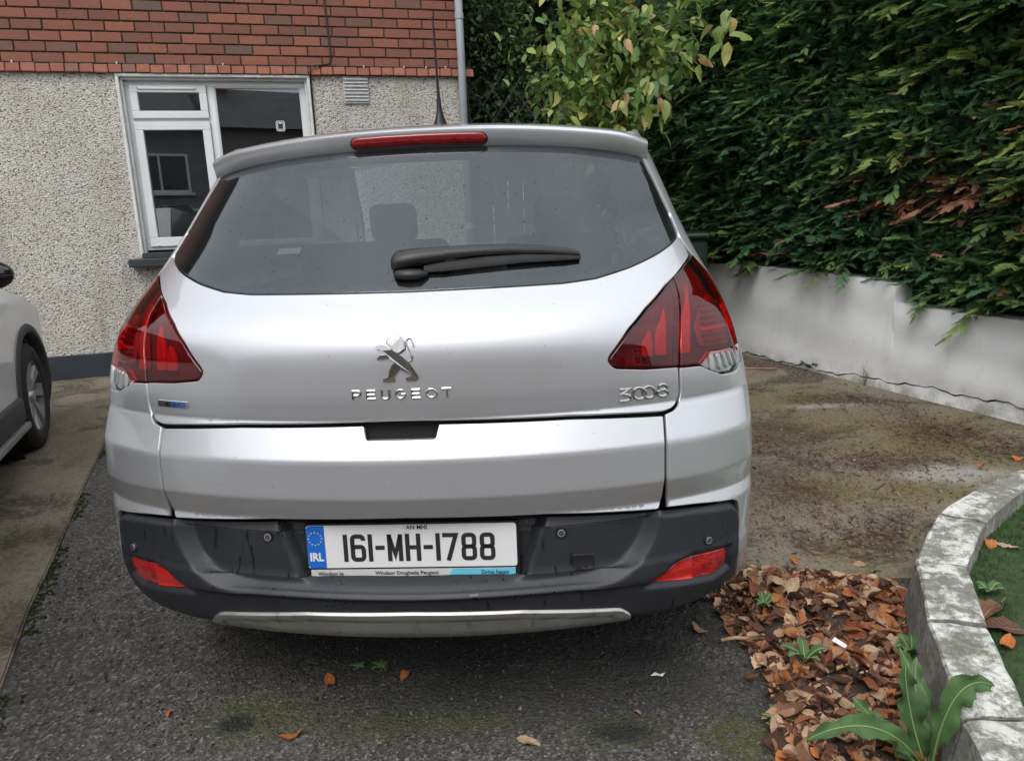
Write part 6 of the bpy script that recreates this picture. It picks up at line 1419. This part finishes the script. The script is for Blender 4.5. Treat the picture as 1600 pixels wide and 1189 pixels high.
# ================================================================== WEEDS, DOCK, ODD SCRAPS
MT['dock'] = objrand_mat('dock_leaf_green', [(0, (.060, .135, .045)), (.5, (.085, .175, .060)), (1, (.115, .20, .080))], .6, .3, .3, 48)
MT['midrib'] = plain('pale_leaf_rib', (.20, .28, .10), .5)
def strap_leaf(name, c0, c1, c2, w, parent, org_, mat, face=Vector((0, -.6, 1)), wav=.24, n=26):
    c0, c1, c2, O = Vector(c0), Vector(c1), Vector(c2), Vector(org_); V, F = [], []; rib = []
    for i in range(n+1):
        t = i/n; p = (1-t)**2*c0+2*t*(1-t)*c1+t*t*c2; d = (2*(1-t)*(c1-c0)+2*t*(c2-c1)).normalized(); s = d.cross(face).normalized(); u = s.cross(d)
        hw_ = w*.5*(math.sin(math.pi*min(1, max(.02, (t-.06)/.96))**.9)**.75 if .06 < t < .995 else .05)
        jag = [1+random.uniform(-.16, .10), 1+random.uniform(-.16, .10)]
        for k, q in enumerate((-1, -.6, -.3, 0, .3, .6, 1)):
            wv = wav*w*(abs(q)**2)*(math.sin(t*21+q*1.7)+.5*math.sin(t*37+q)); V.append(p-O+s*hw_*q*(jag[q > 0] if abs(q) == 1 else 1)+u*(wv+.30*hw_*abs(q)))
        rib.append(p-O+u*.001)
    for i in range(n):
        for j in range(6): a = i*7+j; F.append((a, a+1, a+8, a+7))
    o = link(name, mesh(name, V, F, mat, True), parent); tube('midrib', rib, [.0020*(1-.75*i/n)+.0005 for i in range(n+1)], MT['midrib'], o, 5); return o
dk = empty('dock_plant', (.93, 1.44, .0)); tag(dk, 'dock weed with long wavy green leaves at the foot of the kerb', 'plant')
B = (.93, 1.44, .02)
strap_leaf('leaf', B, (.78, 1.38, .28), (.62, 1.40, .165), .050, dk, (.93, 1.44, 0), MT['dock'])
strap_leaf('leaf', B, (.935, 1.42, .33), (1.055, 1.437, .255), .060, dk, (.93, 1.44, 0), MT['dock'], Vector((-.2, -1, .5)))
strap_leaf('leaf', B, (.90, 1.50, .14), (.905, 1.53, .25), .058, dk, (.93, 1.44, 0), MT['dock'], Vector((0, -1, .35)))
strap_leaf('leaf', B, (.92, 1.52, .16), (.955, 1.57, .245), .046, dk, (.93, 1.44, 0), MT['dock'], Vector((-.2, -1, .4)))
strap_leaf('leaf', B, (.85, 1.50, .10), (.80, 1.56, .15), .045, dk, (.93, 1.44, 0), MT['dock'])
strap_leaf('leaf', B, (.98, 1.56, .15), (.975, 1.68, .20), .050, dk, (.93, 1.44, 0), MT['dock'], Vector((-.3, -1, .5)))
def weed(name, label, c, nl, l, spread, up=.5, w=.35, rosette=False):
    x, y, z = c; e = empty(name, c); tag(e, label, 'weed')
    for k in range(nl):
        a = 2*math.pi*k/nl+random.uniform(-.4, .4); q = random.uniform(.6, 1.1)*l; d = Vector((math.cos(a), math.sin(a), 0))*spread
        strap_leaf('leaf', c, Vector(c)+d*q*.5+Vector((0, 0, up*q)), Vector(c)+d*q+Vector((0, 0, up*q*.7)), q*w, e, c, MT['dock'], Vector((0, 0, 1)), .06, 7)
    return e
weed('leafy_weed', 'green weed with jagged leaves in the middle of the leaf heap', (.80, 1.84, g(1.84)+.05), 5, .10, .7, .6)
weed('leafy_weed', 'small green weed at the near left edge of the leaf heap', (.66, 1.66, .01), 8, .055, .9, .4)
weed('leafy_weed', 'small green weed at the far left of the leaf heap by the tyre', (.78, 2.12, g(2.12)+.05), 7, .06, .8, .7)
weed('leafy_weed', 'green weed against the kerb beside the leaf heap', (1.10, 1.83, g(1.83)+.04), 6, .10, .5, .8)
weed('leafy_weed', 'low dark green weed growing from the asphalt under the bumper', (-.43, 1.965, g(1.965)), 11, .036, .9, .35, .6)
weed('leafy_weed', 'second low weed right beside the one under the bumper', (-.50, 1.97, g(1.97)), 9, .028, .9, .35, .6)
weed('leafy_weed', 'dark green weed at the foot of the white wall', (2.21, 5.22, g(5.22)+.012), 7, .11, .8, .7)
weed('leafy_weed', 'light green weed on the lawn beside the kerb', (1.42, 2.0, g(2.0)+.14), 6, .05, .8, .7, .6)
dg = empty('dry_grass_tuft', (2.385, 4.76, g(4.76)+.012)); tag(dg, 'dry straw-coloured grass stalks at the foot of the white wall', 'grass tuft')
for k in range(6): tube('stalk', [(0, 0, 0), (random.uniform(-.02, .02), 0, .08), (random.uniform(-.06, .05), random.uniform(-.03, .02), random.uniform(.11, .20))], [.002, .0016, .0007], plain('straw', (.34, .26, .14), .8) if k == 0 else bpy.data.materials['straw'], dg, 5)
def scrap(name, label, cat, x, y, pts, mat, dz=.006):
    o = link(name, mesh(name, [(a, b, c) for a, b, c in pts], [tuple(range(len(pts)))], mat)); o.location = (x, y, g(y)+dz); return tag(o, label, cat)
scrap('paper_scrap', 'torn white paper scrap on the wet asphalt behind the bumper', 'paper', .388, 1.868, [(-.022, 0, 0), (-.008, .009, .006), (.006, .004, .002), (.022, .008, .004), (.012, -.006, .001), (-.004, -.004, .004)], MT['pl_white'])
scrap('wrapper_scrap', 'small white wrapper piece lying on the brown leaf heap', 'wrapper', .91, 1.87, [(-.016, .012, .012), (-.006, .016, .02), (.018, -.012, .01), (.010, -.016, .004)], MT['pl_white'], .075)
o = tube('stick', [(-.045, 0, .006), (0, .004, .010), (.05, -.004, .008)], [.005, .006, .005], plain('pale_stick', (.42, .29, .17), .8)); o.location = (.655, 2.006, g(2.006)+.012); tag(o, 'short pale stick at the left edge of the leaf heap', 'stick')
o = tube('hose', [(-.20, .03, .008), (-.05, .02, .008), (.08, -.02, .008), (.12, -.03, .008)], .0055, plain('faded_orange_hose', (.42, .17, .10), .6)); o.location = (1.86, 5.30, g(5.30)+.012); tag(o, 'faded orange hose end on the concrete beside the white wall', 'hose')
for k, (x, y, l, a) in enumerate(((1.62, 3.05, .22, .9), (1.55, 2.75, .16, 2.2), (1.45, 2.6, .20, -1.0), (1.8, 3.75, .16, .2), (2.1, 3.35, .14, 1.9))):
    o = tube('twig', [(-l/2, 0, .004), (0, .012, .008), (l/2, -.006, .004)], [.002, .0028, .0016], MT['bark'], None, 5); o.location = (x, y, g(y)+.0145); o.rotation_euler = (0, 0, a)
    tag(o, ('long thin twig lying across the middle of the mossy concrete', 'short twig on the concrete nearest the silver car and leaf heap', 'thin twig on the concrete just beyond the leaf heap by the kerb', 'thin dark twig on the concrete nearest the dark debris by the car', 'short twig on the concrete close to the far end of the kerb')[k], 'twig', 'twigs on the concrete')
# moss growing in the joint beside the concrete path
n = 900; s_ = rng.uniform(1.1, 5.4, n); keep = (np.sin(s_*3.1)+np.sin(s_*7.7+1)) > -.3; s_ = s_[keep]; m = len(s_); Q = np.c_[np.interp(s_, sy, sx)+np.abs(rng.normal(0, .022, m))+.004, s_]
V, T, A = stamp([oc], axes(rng.normal(0, 1, (m, 3)), UP[None]+rng.normal(0, .4, (m, 3))), np.c_[Q, np.maximum(0, SL*(Q[:, 1]-GY0))+.002], rng.uniform(.006, .022, m), np.clip(rng.beta(2, 3, m), 0, 1), 1)
tag(link('joint_moss', tri_mesh('joint_moss', V, T, attr_mat('moss_tuft', [(0, (.018, .022, .008)), (.6, (.050, .060, .016)), (1, (.10, .10, .035))], .95, .1), False, A)), 'moss tufts along the joint between concrete path and asphalt', 'moss', kind='stuff')
